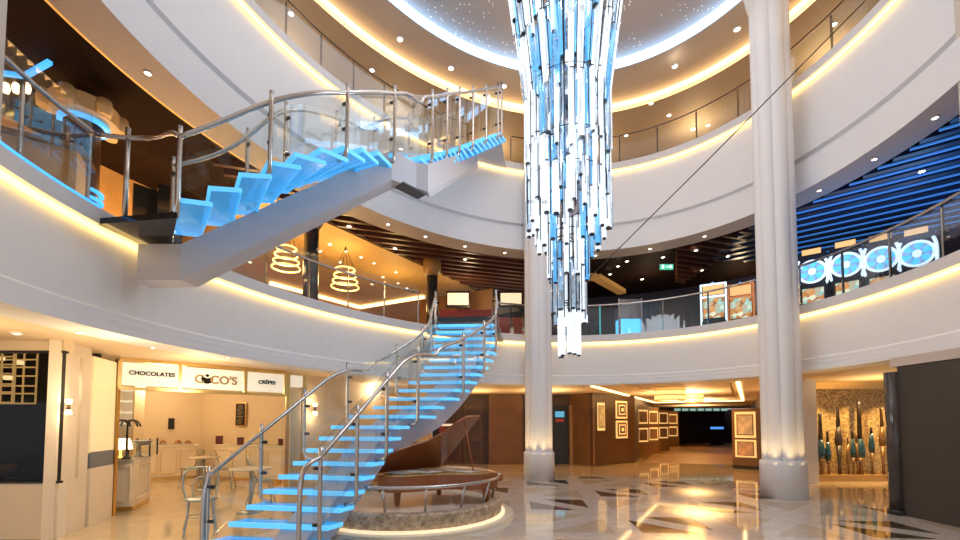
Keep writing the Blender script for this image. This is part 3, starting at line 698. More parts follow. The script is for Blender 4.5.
arc(kp, .24, .30, 5.98, 6.03, -2.6, 1.6, 24).build('canopy_light', BLUEL, t)
MB().lathe([(.20, FL1), (.20, 6.5)], kp.xy.to_3d(), 20).build('core', mat('bar_core', (.10, .045, .02), .3), t)
for k in range(9):
    MB().lathe([(.26, 4.0 + k * .12), (.26, 4.03 + k * .12)], kp.xy.to_3d(), 20).build('shelf', BLUEL, t)
q = [UZ(*p, 6.5) for p in ((-8, 72), (25, 76), (50, 62))]
o = struct(MB().bar(q[0], q[1], .06, .05).bar(q[1], q[2], .06, .05).build('trim_16', BLUEL)); o['label'] = 'blue light line on the bar ceiling'
for px in (6, 16, 27):
    p = UY(px, 88, 6.2); l = thing('bar_pendant', 'small amber pendant over the bar at the far left, %s' % {6: 'nearest the left edge', 16: 'middle of three', 27: 'nearest the curved canopy'}[px], 'pendant lamp', tuple(p), 'bar pendants')
    MB().lathe([(.035, -.07), (.05, .0), (.03, .07)], p, 12).build('shade', SHADE, l)
    MB().tube([p + Vector((0, 0, .07)), (p.x, p.y, 6.62)], .006, 5).build('wire', BLACK, l)
bc = UY(25, 172, 5.0)
b = thing('bar_counter', 'amber wooden bar counter behind the left balustrade', 'bar counter', (bc.x, bc.y, FL1))
MB().box((bc.x - .3, bc.y, FL1 + .5), (1.5, .5, 1.0), .5).build('body', AMBERW, b); MB().box((bc.x - .3, bc.y, FL1 + 1.03), (1.6, .6, .06), .5).build('top', mat('bar_top', (.3, .16, .06), .15), b)
bb = UY(-10, 150, 6.3); bt = thing('back_bar', 'amber lit back bar shelving with bottles at the far left of the balcony', 'shelf', (bb.x, bb.y, FL1))
RZ = Matrix.Rotation(.75, 3, 'Z')
def bp(x, y, z): return Vector((bb.x, bb.y, FL1 + z)) + RZ @ Vector((x, y, 0))
MB().box(bp(0, .2, 1.1), (2.4, .05, 2.2), .75).build('back_panel', mat('bar_back', (.5, .26, .08), .4), bt); MB().box(bp(0, 0, .45), (2.4, .4, .9), .75).build('cabinet', WOOD, bt)
for z in (1.15, 1.5, 1.85): MB().box(bp(0, .06, z), (2.4, .24, .03), .75).build('shelf', GLOWA, bt)
proto = None
for z in (.915, 1.18, 1.53):
    for k in range(14):
        q = bp(-1.08 + k * .165 + random.uniform(-.03, .03), .03, z)
        if proto is None:
            proto = thing('bottle', 'small bottle on the amber lit back bar shelves', 'bottle', tuple(q), 'back bar bottles')
            MB().lathe([(.035, 0), (.035, .15), (.014, .2), (.014, .24)], q, 8).build('glass_body', mat('bottle_glass', (.10, .06, .03), .1), proto)
            MB().lathe([(.016, .24), (.016, .27)], q, 8).build('cap', GOLD, proto)
        else: dup(proto, q, 0)
for px, lab in ((148, 'dark glass door leaf on the left lounge wall'), (172, 'dark glass door leaf next to the post of the upper staircase')):
    p = UY(px, 150, 8.3); d = thing('lounge_door', lab, 'door', (p.x, p.y, FL1), None)
    MB().box((p.x, p.y, FL1 + 1.15), (.42, .06, 2.3), .9).build('leaf', DKGLASS, d); MB().tube([(p.x + .1, p.y - .08, FL1 + .9), (p.x + .1, p.y - .08, FL1 + 1.4)], .02, 6).build('handle', STEEL, d)
# red seats and lit panels seen between the lower stair head and the left column
s0 = UY(455, 318, 13.6)
s = thing('red_sofa', 'long high backed dark red sofa behind the head of the lower staircase', 'sofa', (s0.x, s0.y, FL1))
MB().box((s0.x + .3, s0.y, FL1 + .22), (2.2, .7, .44)).build('seat', RED, s); MB().box((s0.x + .3, s0.y + .4, FL1 + .68), (2.2, .18, 1.36)).build('backrest', RED, s)
for px, D, lab in ((458, 15.2, 'bright lit display panel above the red sofa, left one'), (511, 15.4, 'bright lit display panel left of the white column')):
    p = UY(px, 299, D); t = thing('display_screen', lab, 'display', (p.x, p.y, p.z))
    MB().box(tuple(p), (.75, .06, .42)).build('screen', mat('panel_screen', (.9, .8, .7), .4, emi=(1, .72, .45), es=.75, sample=False), t)
    MB().box((p.x, p.y + .05, p.z), (.85, .05, .6)).build('frame', BLACK, t)
    MB().tube([(p.x, p.y + .06, p.z - .3), (p.x, p.y + .06, FL1)], .03, 6).build('stand', BLACK, t)
for px, lab in ((505, 'chrome framed red lounge chair nearest the lower stair head'), (518, 'chrome framed red lounge chair nearest the white column')):
    p = UY(px, 322, 13.2); t = thing('lounge_chair', lab, 'chair', (p.x, p.y, FL1))
    for sx in (-.17, .17):
        pts = [Vector((p.x + sx, p.y + .2, FL1 + .02)), Vector((p.x + sx, p.y - .2, FL1 + .02)), Vector((p.x + sx, p.y - .25, FL1 + .6)), Vector((p.x + sx, p.y + .15, FL1 + .62)), Vector((p.x + sx, p.y + .28, FL1 + 1.0))]
        MB().tube(chaikin(pts, 2), .03, 8).build('side_frame', STEEL, t)
    MB().box((p.x, p.y, FL1 + .42), (.32, .42, .1)).build('seat', RED, t); MB().box((p.x, p.y + .22, FL1 + .72), (.32, .08, .5)).build('backrest', RED, t)
# wooden bulkhead behind chandelier tip; amber light on it put in as emission
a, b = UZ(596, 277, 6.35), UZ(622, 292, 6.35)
o = struct(MB().bar(a, b, .3, .16).bar(a, a + Vector((-1.2, .1, 0)), .3, .16).build('trim_17', mat('amber_light_bulkhead', (.62, .34, .12), .5, emi=(1, .5, .12), es=.12, sample=False))); o['label'] = 'wooden bulkhead hanging from the dark ceiling, amber light painted on'
# blue lit glass bar table thing
p = UY(628, 328, 12.9)
t = thing('glass_display_case', 'glass display case glowing blue at the bottom behind the lower balustrade', 'display case', (p.x, p.y, FL1))
MB().box((p.x, p.y, FL1 + .38), (.62, .4, .76)).build('lit_base', mat('lit_blue_base', (.2, .6, .9), .2, emi=(.08, .50, .95), es=1.1, sample=False), t)
MB().box((p.x, p.y, FL1 + 1.06), (.70, .45, .58)).build('glass_box', glassmat('case_glass', (.75, .72, .8), .25), t)
for sx in (-.34, .34): MB().box((p.x + sx, p.y - .22, FL1 + .7), (.03, .03, 1.35)).build('post', STEEL, t)
p = UY(588, 318, 13.4)
t = thing('teal_frame', 'slim teal lit glass frame right of the chandelier tip', 'screen', (p.x, p.y, FL1))
MB().box((p.x + .1, p.y, FL1 + .7), (.5, .04, 1.3)).build('glass', DKGLASS, t); MB().box((p.x + .37, p.y, FL1 + .7), (.04, .06, 1.4)).build('edge_light', mat('teal_edge', (.1, .5, .5), .4, emi=(.05, .5, .55), es=.5, sample=False), t)
# exit sign
p = UZ(666.5, 267, 6.12); p = UY(666.5, 267, 13.0)
t = thing('exit_sign', 'small lit green exit sign hanging from the dark ceiling', 'sign', tuple(p))
MB().box(tuple(p), (.40, .05, .16)).build('panel', mat('exit_green', (.1, .5, .3), .4, emi=(.10, .62, .40), es=.8, sample=False), t)
EW = mat('exit_white', (.9, 1, .95), .4, emi=(.8, 1, .9), es=1.2, sample=False)
MB().bar(p + Vector((-.02, -.03, 0)), p + Vector((.14, -.03, 0)), .01, .03).bar(p + Vector((.10, -.03, .045)), p + Vector((.155, -.03, 0)), .01, .025).bar(p + Vector((.10, -.03, -.045)), p + Vector((.155, -.03, 0)), .01, .025).box(p + Vector((-.12, -.03, 0)), (.07, .01, .11)).build('pictogram', EW, t)
MB().tube([p + Vector((0, 0, .08)), (p.x, p.y, 6.62)], .01, 5).build('rod', BLACK, t)
# ------------------------------------------------------------------ SLOT MACHINES
SCR = mat('amber_screen', (.6, .4, .2), .2, emi=(1, .55, .18), es=.9, sample=False)
def screen_mat():
    m, nt, b = nodes('game_screen'); tc = nt.nodes.new('ShaderNodeTexCoord'); vo = nt.nodes.new('ShaderNodeTexVoronoi'); vo.inputs['Scale'].default_value = 9
    nt.links.new(tc.outputs['Object'], vo.inputs['Vector']); r = nt.nodes.new('ShaderNodeValToRGB'); e = r.color_ramp.elements
    e[0].color = (.10, .03, .02, 1); e[1].color = (1, .85, .55, 1); x = e.new(.45); x.color = (.75, .30, .06, 1); x = e.new(.7); x.color = (.25, .55, .5, 1)
    nt.links.new(vo.outputs['Color'], r.inputs[0]); nt.links.new(r.outputs[0], b.inputs['Emission Color']); b.inputs['Emission Strength'].default_value = 1.1
    b.inputs['Base Color'].default_value = (.05, .05, .05, 1); b.inputs['Roughness'].default_value = .1; m.cycles.emission_sampling = 'NONE'; return m
GAME = screen_mat()
WHL = mat('wheel_white', (.8, .9, 1), .3, emi=(.75, .90, 1), es=1.15, sample=False)
CYN = mat('wheel_cyan', (.1, .6, .8), .3, emi=(.10, .60, .85), es=.9, sample=False)
LIL = mat('wheel_lilac', (.4, .4, .6), .3, emi=(.36, .40, .62), es=.7, sample=False)
def wheel_machine():
    t = thing('wheel_slot_machine', 'x', 'slot machine', (0, 0, 0), 'wheel slot machines'); D_ = -.30
    MB().box((0, .0, .55), (.52, .5, 1.1)).build('cabinet', BLACK, t)
    MB().box((0, .12, 1.45), (.60, .22, 1.05)).build('top_box', BLACK, t)
    MB().box((0, -.262, .80), (.42, .02, .36)).build('game_screen', GAME, t)
    MB().box((0, -.36, .52), (.48, .22, .06)).build('button_deck', mat('deck_lit', (.6, .6, .7), .2, emi=(.5, .7, .8), es=.3, sample=False), t)
    m = MB(); N = 12; zc = 1.46; y = -.005
    for k in range(N):
        a0, a1 = 2 * PI * k / N, 2 * PI * (k + 1) / N
        vs = []
        for r in (.09, .255):
            for a in (a0, (a0 + a1) / 2, a1): vs += [(r * math.cos(a), y, zc + r * math.sin(a)), (r * math.cos(a), y - .03, zc + r * math.sin(a))]
        m.add(vs, [(1, 3, 9, 7), (3, 5, 11, 9), (0, 6, 8, 2), (2, 8, 10, 4)], k % 2)
    wh = m.build('wheel', [CYN, LIL], t)
    MB().tube([(.275 * math.cos(a), y - .03, zc + .275 * math.sin(a)) for a in span(0, 2 * PI, 28)[:-1]], .028, 8, closed=True).build('rim', WHL, wh)
    m = MB(); m.tube([(0, y + .0, zc), (0, y - .06, zc)], .08, 16); m.build('hub', WHL, wh)
    for k in range(6):
        a = 2 * PI * (k + .5) / 6; MB().tube([(.17 * math.cos(a), y - .02, zc + .17 * math.sin(a)), (.17 * math.cos(a), y - .045, zc + .17 * math.sin(a))], .055, 12).build('medallion', mat('medallion_blue', (.1, .5, .8), .3, emi=(.16, .62, .95), es=1.1, sample=False), wh)
    for sx in (-1, 1):
        pts = [Vector((sx * .27, -.02, 1.12)), Vector((sx * .31, -.02, 1.25)), Vector((sx * .31, -.02, 1.62)), Vector((sx * .26, -.02, 1.78))]
        MB().tube(chaikin(pts, 2), .03, 8).build('side_light', WHL, t)
    MB().box((0, .02, 1.98), (.38, .08, .13)).build('topper', SCR, t)
    return t
wm = wheel_machine(); zs = FL1
WL = ('leftmost of the four wheel slot machines, beside the white column', 'second wheel slot machine from the white column', 'third wheel slot machine from the white column', 'rightmost of the four wheel slot machines, farthest from the white column')
for i, (px, py) in enumerate(((812, 272), (846, 265), (881, 259.5), (917, 254))):
    p = UZ(px, py, FL1 + 1.46); rz = math.atan2(p.x - 2.0, -(p.y - 1.)) + PI
    rz = math.atan2(p.y - .3, p.x - .6) - PI / 2
    if i == 0: wm.location = (p.x, p.y, FL1); wm.rotation_euler = (0, 0, rz); wm['label'] = WL[0]
    else: dup(wm, (p.x, p.y, FL1), rz, WL[i])
def video_slot(col, trim):
    t = thing('video_slot_machine', 'x', 'slot machine', (0, 0, 0), 'video slot machines')
    MB().box((0, 0, .8), (.70, .5, 1.6)).build('cabinet', col, t)
    MB().box((0, -.26, 1.43), (.52, .02, .26)).build('top_screen', SCR, t)
    MB().box((0, -.26, .93), (.52, .02, .58)).build('game_screen', GAME, t)
    m = MB()
    for sx in (-.31, .31): m.box((sx, -.265, .95), (.05, .03, 1.3))
    for z in (.32, 1.25, 1.60): m.box((0, -.265, z), (.66, .03, .05))
    m.build('light_frame', trim, t)
    MB().box((0, -.36, .48), (.6, .22, .06)).build('button_deck', BLACK, t)
    MB().lathe([(.04, 1.6), (.04, 1.72), (.02, 1.74)], (0, 0, 0), 10).build('beacon', mat('beacon_blue', (.2, .4, .8), .3, emi=(.2, .5, 1), es=.8, sample=False), t)
    return t
for px, col, trim, lab in ((713.5, BLACK, WHL, 'white framed video slot machine, left of its orange neighbour'), (741, mat('orange_cabinet', (.30, .08, .02), .3), mat('orange_trim', (.8, .3, .1), .3, emi=(.9, .26, .06), es=.45, sample=False), 'orange brown video slot machine beside the white column')):
    p = UY(px, 318, 12.3); t = video_slot(col, trim); t['label'] = lab
    t.location = (p.x, p.y, FL1); t.rotation_euler = (0, 0, math.atan2(p.y - 3, p.x - 2) - PI / 2)
# ------------------------------------------------------------------ PIANO STAGE
sc0 = Vector((-1.15, 7.25)); SR = 1.50
t = thing('stage', 'round low stage edged with a rough stone kerb under the lower staircase', 'stage', (sc0.x, sc0.y, 0))
def stone_mat():
    m, nt, b = nodes('rough_granite'); tc = nt.nodes.new('ShaderNodeTexCoord'); nz = nt.nodes.new('ShaderNodeTexNoise'); nz.inputs['Scale'].default_value = 11; nz.inputs['Detail'].default_value = 10; nz.inputs['Roughness'].default_value = .75
    nt.links.new(tc.outputs['Object'], nz.inputs['Vector']); r = nt.nodes.new('ShaderNodeValToRGB'); e = r.color_ramp.elements
    e[0].position = .34; e[0].color = (.16, .10, .06, 1); e[1].position = .66; e[1].color = (.72, .56, .40, 1)
    nt.links.new(nz.outputs['Fac'], r.inputs[0]); nt.links.new(r.outputs[0], b.inputs['Base Color']); b.inputs['Roughness'].default_value = .45
    bp = nt.nodes.new('ShaderNodeBump'); bp.inputs['Strength'].default_value = .5; nt.links.new(nz.outputs['Fac'], bp.inputs['Height']); nt.links.new(bp.outputs['Normal'], b.inputs['Normal']); return m
MB().lathe([(SR - .10, .02), (SR, .02), (SR + .02, .27), (SR - .01, .30), (SR - .12, .30), (SR - .14, .20)], (*sc0, 0), 72, smooth=False).build('kerb', stone_mat(), t)
MB().lathe([(SR, .0), (SR + .2, .0), (SR + .2, .05), (SR + .0, .05)], (*sc0, 0), 72, smooth=False).build('step', mat('pale_step', (.80, .72, .58), .25), t)
MB().lathe([(.0, .22), (SR - .12, .22), (SR - .12, .0)], (*sc0, 0), 72, smooth=False).build('platform', mat('stage_marble', (.80, .72, .62), .12, var=.15, scale=2, coat=.3), t)
MB().lathe([(SR + .02, .05), (SR + .06, .05), (SR + .06, .08), (SR + .02, .08)], (*sc0, 0), 72, smooth=False).build('step_light', mat('step_glow', (1, .85, .6), .5, emi=(1, .78, .48), es=.7), t)
t = thing('stage_rail', 'low steel rail on leaning posts round the piano stage', 'railing', (sc0.x, sc0.y, .30))
RRl = SR - .10
aa = span(math.radians(-106), math.radians(72), 40)
MB().tube([(sc0.x + (RRl + .06) * math.cos(a), sc0.y + (RRl + .06) * math.sin(a), .64) for a in aa], .024, 8).build('handrail', STEEL, t)
for a in span(math.radians(-96), math.radians(66), 7):
    MB().tube([(sc0.x + (RRl - .05) * math.cos(a), sc0.y + (RRl - .05) * math.sin(a), .30), (sc0.x + (RRl + .05) * math.cos(a), sc0.y + (RRl + .05) * math.sin(a), .63)], .018, 8).build('post', STEEL, t)
# grand piano
pc = Vector((-.70, 6.95))
t = thing('grand_piano', 'brown polished grand piano with raised lid standing on the round stage', 'piano', (pc.x, pc.y, .22))
t.rotation_euler = (0, 0, math.radians(-40))
# outline in plan: hinge side along +Y on the left, curved bent side on the right
out = [(-.60, .70), (-.60, -.70), (-.45, -.80), (-.25, -.78), (-.08, -.62), (.02, -.38), (.12, -.10), (.30, .12), (.55, .25), (.68, .40), (.70, .70)]
poly = [Vector((pc.x + x, pc.y + y)) for x, y in out]
zb0, zt0 = .46, .70
MB().prism(poly, zb0, zt0).build('case', WOODP, t)
inner = [Vector((pc.x + x * .9 + .01, pc.y + y * .9)) for x, y in out]
MB().prism(inner, zt0, zt0 + .012).build('soundboard', mat('gilded_plate', (.80, .58, .26), .25, .9), t)
m = MB()
for k in range(26):
    x = -.5 + k * .042
    ym = -.62 if x < -.1 else (-.3 if x < .1 else .15)
    m.tube([(pc.x + x, pc.y + .6, zt0 + .035), (pc.x + x, pc.y + ym, zt0 + .035)], .006, 4)
o = m.build('strings', STEEL, t)
la = math.radians(44)
hx = pc.x - .60
def lidp(x, y, dz): return (hx + (x + .60) * math.cos(la) - dz * math.sin(la), pc.y + y, zt0 + .02 + (x + .60) * math.sin(la) + dz * math.cos(la))
nn = len(out); m = MB(); vs = [lidp(x, y, 0) for x, y in out] + [lidp(x, y, .03) for x, y in out]
m.add(vs, [tuple(range(nn)), tuple(range(nn, 2 * nn))[::-1]] + [(i, (i + 1) % nn, nn + (i + 1) % nn, nn + i) for i in range(nn)]); m.build('lid', WOODP, t)
MB().tube([(pc.x + .45, pc.y + .4, zt0), lidp(.55, .42, -.01)], .012, 6).build('lid_prop', WOODP, t)
MB().box((pc.x + .05, pc.y + .80, .60), (1.2, .22, .10)).build('keybed', WOODP, t)
MB().box((pc.x + .05, pc.y + .82, .66), (1.15, .14, .02)).build('keys', mat('ivory_keys', (.85, .83, .78), .3), t)
for x, y in ((-.5, .55), (.58, .55), (-.3, -.55)):
    MB().lathe([(.035, .24), (.045, .27), (.06, .42), (.07, .46)], (pc.x + x, pc.y + y, 0), 12).build('leg', WOODP, t)
    MB().lathe([(.03, .22), (.03, .25)], (pc.x + x, pc.y + y, 0), 10).build('caster', GOLD, t)
# ------------------------------------------------------------------ NEAR LEFT: lantern and sconces
p = UY(12, 375, 6.25)
t = thing('lattice_lantern', 'gold lattice lantern glowing inside the dark shop window', 'lantern', (p.x, p.y, 1.9))
x0, x1, zb_, zt_ = UY(-22, 375, 6.25).x, UY(26, 375, 6.25).x, UY(0, 403, 6.25).z, UY(0, 347, 6.25).z
for y in (6.1, 6.4):
    m = MB()
    for x in (x0, x0 + (x1 - x0) * .25, x0 + (x1 - x0) * .5, x0 + (x1 - x0) * .72, x1): m.tube([(x, y, zb_), (x, y, zt_)], .012, 6)
    for f in (0, .18, .32, .5, .66, .8, 1): m.tube([(x0, y, zb_ + (zt_ - zb_) * f), (x1, y, zb_ + (zt_ - zb_) * f)], .012, 6)
    m.build('lattice', mat('lit_gold', (.9, .6, .25), .3, .8, emi=(1, .6, .2), es=1.3, sample=False), t)
for i, (fx, fz) in enumerate(((.3, .25), (.62, .45), (.85, .72), (.45, .8))):
    MB().lathe([(.045, -.03), (.05, .0), (.045, .03)], (x0 + (x1 - x0) * fx, 6.25, zb_ + (zt_ - zb_) * fz), 10).build('bulb', SHADE, t)
MB().tube([(p.x, 6.25, zt_), (p.x, 6.25, 2.59)], .015, 6).build('stem', GOLD, t)
p = UY(2, 478, 6.3); t = thing('amber_bowl', 'small amber glass bowl on the ledge at the bottom of the dark shop window', 'bowl', (p.x, p.y, .73))
MB().lathe([(.05, .73), (.12, .80), (.16, .90), (.15, .90), (.11, .81), (.0, .75)], (p.x, p.y, 0), 16).build('body', mat('amber_glass', (.6, .25, .06), .2), t)
MB().box((p.x, p.y, .365), (.5, .4, .73)).build('stand', BLACK, t)
def sconce(px, py, D, lab, k=1.):
    p = UY(px, py, D); t = thing('wall_sconce', lab, 'wall lamp', tuple(p))
    MB().lathe([(.05 * k, .10 * k), (.028 * k, .0), (.05 * k, -.10 * k)], p, 14).build('body', mat('bronze', (.20, .12, .06), .3, .8), t)
    MB().lathe([(.047 * k, .06 * k), (.065 * k, .16 * k)], p, 14).build('upper_shade', SHADE, t)
    MB().lathe([(.065 * k, -.16 * k), (.047 * k, -.06 * k)], p, 14).build('lower_shade', SHADE, t)
    lamp('sconce_lamp', 'POINT', p + Vector((.03, -.05, .22 * k)), 3, (1, .72, .4), .04); lamp('sconce_lamp', 'POINT', p + Vector((.03, -.05, -.22 * k)), 3, (1, .72, .4), .04)
sconce(68.5, 407, 5.66, 'bronze wall sconce on the marble pier right of the dark window', .62)
sconce(315, 409, 9.75, 'bronze wall sconce behind the lower staircase, right of the sign panels', .85)
# ------------------------------------------------------------------ PATISSERIE FRONT
g0, g1 = Vector((-5.74, 6.34)), Vector((-5.98, 7.02))
t = thing('glass_partition', 'frosted glass partition with blue grey band and ivory base at the left of the patisserie', 'partition', (*g0, 0))
MB().bar((*g0, 1.78), (*g1, 1.78), .03, 1.44).build('frosted_panel', mat('lit_frosted', (.9, .8, .55), .4, emi=(1, .78, .38), es=.26), t)
MB().bar((*g0, .96), (*g1, .96), .035, .24).build('band', mat('slate_band', (.16, .19, .24), .3), t)
MB().bar((*g0, .42), (*g1, .42), .05, .84).build('base_panel', PANEL, t)
MB().box((*(g1 + V2(0, .05)), 1.28), (.06, .06, 2.56)).build('post', GOLD, t)
hd_ = thing('sign_fascia', 'lit white sign fascia in gold frames above the patisserie opening', 'sign', (*P0, 2.1))
LIT = mat('sign_white', (.8, .78, .7), .4, emi=(1, .93, .76), es=.42)
def onsign(px): # intersection with front plane
    x, Y, _ = ray(px, 375); s = x / Y
    k = (s * P0.y - P0.x) / (fd.x - s * fd.y); return P0 + fd * k
offn = V2(fd.y, -fd.x)
cuts = [(121, 178), (181, 243), (247, 283)]
for a, b in cuts:
    pa, pb = onsign(a) + offn * .03, onsign(b) + offn * .03
    MB().bar((*pa, 2.33), (*pb, 2.33), .05, .38).build('panel', LIT, hd_)
m = MB()
for x in (119.5, 179.5, 245, 285): q = onsign(x) + offn * .03; m.box((*q, 2.33), (.05, .07, .44), ang_f)
m.build('frame', GOLD, hd_)
INK = mat('dark_lettering', (.012, .009, .009), .6, spec=.1)
def letters(txt, pxm, size, z=2.33, m_=INK):
    q = onsign(pxm) + offn * .068; text_mesh('lettering', txt, size, m_, hd_, (*q, z), ang_f)
letters('CHOCOLATES', 152, .098, 2.35)
letters('CRÊPES', 266, .10, 2.33)
PEARL = mat('pearl_lettering', (.40, .28, .14), .4)
letters("CO'S", 223, .21, 2.31, PEARL); letters('C', 198.5, .21, 2.31, PEARL)
q = onsign(206.5) + offn * .075; z = 2.32; ex = fd.to_3d()
m = MB(); rim = []
for a in span(PI, 2 * PI, 14): rim.append((.095 * math.cos(a), .095 * math.sin(a) + .01))
rim += [(.09, .05), (.04, .03), (.0, .015), (-.04, .03), (-.09, .05)]
vs = [Vector((*q, z)) + ex * a + Vector((0, 0, b)) for a, b in rim]; vb = [v - Vector((*offn, 0)) * .02 for v in vs]; k = len(rim)
m.add(vs + vb, [tuple(range(k)), tuple(range(k, 2 * k))[::-1]] + [(i, (i + 1) % k, k + (i + 1) % k, k + i) for i in range(k)])
vs = [Vector((*q, z + .07)) + ex * (.03 * math.cos(a)) + Vector((0, 0, .026 * math.sin(a))) for a in span(0, 2 * PI, 12)[:-1]]; vb = [v - Vector((*offn, 0)) * .02 for v in vs]
m.add(vs + vb, [tuple(range(12)), tuple(range(12, 24))[::-1]] + [(i, (i + 1) % 12, 12 + (i + 1) % 12, 12 + i) for i in range(12)])
m.build('emblem', INK, hd_)
# door posts right of the sign
t = thing('door_frame', 'gold framed glass side light right of the patisserie signs', 'door', (*onsign(288), 0))
a, b = onsign(288), onsign(304)
for q in (a, b): MB().box((*q, 1.28), (.07, .07, 2.56), ang_f).build('post', GOLD, t)
MB().bar((*a, 2.4), (*b, 2.4), .04, .25).build('transom', LIT, t); MB().bar((*a, 1.15), (*b, 1.15), .012, 2.2).build('glass', GLASS, t)
# counters
def counter(name, pa, pb, h, dep, lab, panels, topm=None, side=1):
    pa, pb = Vector(pa), Vector(pb); d = (pb - pa).normalized(); n_ = V2(-d.y, d.x) * side
    t = thing(name, lab, 'counter', (*pa, 0))
    MB().prism([pa, pb, pb + n_ * dep, pa + n_ * dep], .08, h).build('body', PANEL, t)
    e = d * .02
    MB().prism([pa - e - n_ * .03, pb + e - n_ * .03, pb + n_ * dep, pa + n_ * dep], h, h + .04).build('top', topm or mat('pale_top', (.8, .74, .64), .15), t)
    MB().prism([pa + n_ * .03, pb + n_ * .03, pb + n_ * dep, pa + n_ * dep], .0, .08).build('plinth', GOLD, t)
    L_ = (pb - pa).length
    for i in range(panels):
        c0 = pa + d * (L_ * (i + .1) / panels) - n_ * .012; c1 = pa + d * (L_ * (i + .9) / panels) - n_ * .012
        m = MB()
        for z in (.18, h - .1): m.bar((*c0, z), (*c1, z), .025, .03)
        for c in (c0, c1): m.bar((*c, .18), (*c, h - .1), .025, .03)
        m.build('door_moulding', CREAMW, t)
    return t
cA, cB, cC = UZ(112, 512, .0).xy, UZ(132, 511, .0).xy, UZ(150, 501, .0).xy
dc = thing('display_counter', 'ivory panelled display counter with an angled front at the patisserie entrance', 'counter', (*cB, 0))
bk_ = V2(-.42, .38)
def off3(e): return [cA + V2(0, -e), cB + V2(e * .4, -e), cC + V2(e, -e * .6), cC + bk_, cB + bk_, cA + bk_ * .7]
MB().prism(off3(0), .08, .86).build('body', PANEL, dc); MB().prism(off3(.03), .86, .90).build('top', mat('pale_top', (.8, .74, .64), .15), dc); MB().prism(off3(-.02), 0, .08).build('plinth', GOLD, dc)
for a, b in ((cA, cB), (cB, cC)):
    d = (b - a).normalized(); n_ = V2(d.y, -d.x) * .012; c0, c1 = a.lerp(b, .14) + n_, a.lerp(b, .86) + n_; m = MB()
    for z in (.18, .76): m.bar((*c0, z), (*c1, z), .025, .03)
    for c in (c0, c1): m.bar((*c, .18), (*c, .76), .025, .03)
    m.build('panel_moulding', CREAMW, dc)
k0, k1 = V2(-9.5, 11.2), V2(-7.95, 12.70); d_ = (k1 - k0).normalized()
counter('back_counter', k0 + V2(.36, -.34), k0.lerp(k1, .8) + V2(.36, -.34), .88, .5, 'long ivory cabinet counter along the back wall of the patisserie', 4, side=1)
k2, k3 = V2(-7.7, 12.0), V2(-5.3, 9.8)
counter('side_counter', V2(-7.25, 11.79), V2(-4.95, 10.92), .90, .45, 'ivory cabinet counter below the black menu board', 4, side=1)
# things on the counters
q = UY(127, 440, 7.35)
t = thing('palm_ornament', 'dark palm shaped ornament standing on the display counter', 'ornament', (q.x, q.y, .90))
MB().lathe([(.07, .90), (.07, .92), (.02, .95), (.014, 1.5)], (q.x, q.y, 0), 10).build('trunk', BLACK, t)
for k in range(9):
    a = 2 * PI * k / 9; c = Vector((q.x, q.y, 1.5)); dr = Vector((math.cos(a), math.sin(a), 0))
    pts = [c, c + dr * .06 + Vector((0, 0, .07)), c + dr * .14 + Vector((0, 0, .04)), c + dr * .18 + Vector((0, 0, -.05))]
    MB().tube(chaikin(pts, 2), .014, 5).build('frond', BLACK, t)
q = UY(121, 440, 7.45); t = thing('table_lamp', 'cream shaded table lamp behind the palm ornament', 'lamp', (q.x, q.y, .90))
MB().lathe([(.08, .90), (.08, .92), (.02, .94), (.02, 1.06)], (q.x, q.y, 0), 12).build('base', GOLD, t); MB().lathe([(.17, 1.06), (.12, 1.24)], (q.x, q.y, 0), 16).build('lamp_shade', SHADE, t)
q = UY(139, 440, 7.75); t = thing('cake_stand', 'dark footed cake dish on the angled counter', 'dish', (q.x, q.y, .90))
MB().lathe([(.10, .90), (.03, .93), (.03, 1.10), (.17, 1.13), (.20, 1.20), (.18, 1.20), (.0, 1.14)], (q.x, q.y, 0), 18).build('dish', mat('grey_dish', (.16, .15, .14), .3), t)
q0_ = (cB + cC) / 2 + V2(-.2, .25)
t = thing('glass_case', 'small glass pastry case with black posts on the angled counter', 'display case', (*q0_, .90))
MB().box((*q0_, 1.05), (.5, .32, .30), math.atan2((cC - cB).y, (cC - cB).x)).build('glass_box', GLASS, t)
dv_ = (cC - cB).normalized(); nv_ = V2(-dv_.y, dv_.x)
for sx in (-.25, .25):
    for sy in (-.16, .16): c = q0_ + dv_ * sx + nv_ * sy; MB().box((*c, 1.06), (.02, .02, .32)).build('post', BLACK, t)
# shelves with light behind the counter
a, b = UY(116, 420, 9.6), UY(136, 420, 9.6)
t = thing('lit_shelves', 'lit white wall shelves behind the palm ornament', 'shelf', (a.x, a.y, 0))
MB().box(((a.x + b.x) / 2, a.y + .2, 1.25), (b.x - a.x, .06, 2.5)).build('back_panel', PANEL, t)
for z in (1.5, 1.75, 2.0, 2.25): MB().box(((a.x + b.x) / 2, a.y + .06, z), (b.x - a.x, .26, .03)).build('shelf', LIT, t)
for sx in (a.x, b.x): MB().box((sx, a.y + .06, 1.25), (.04, .28, 2.5)).build('side_panel', CREAMW, t)
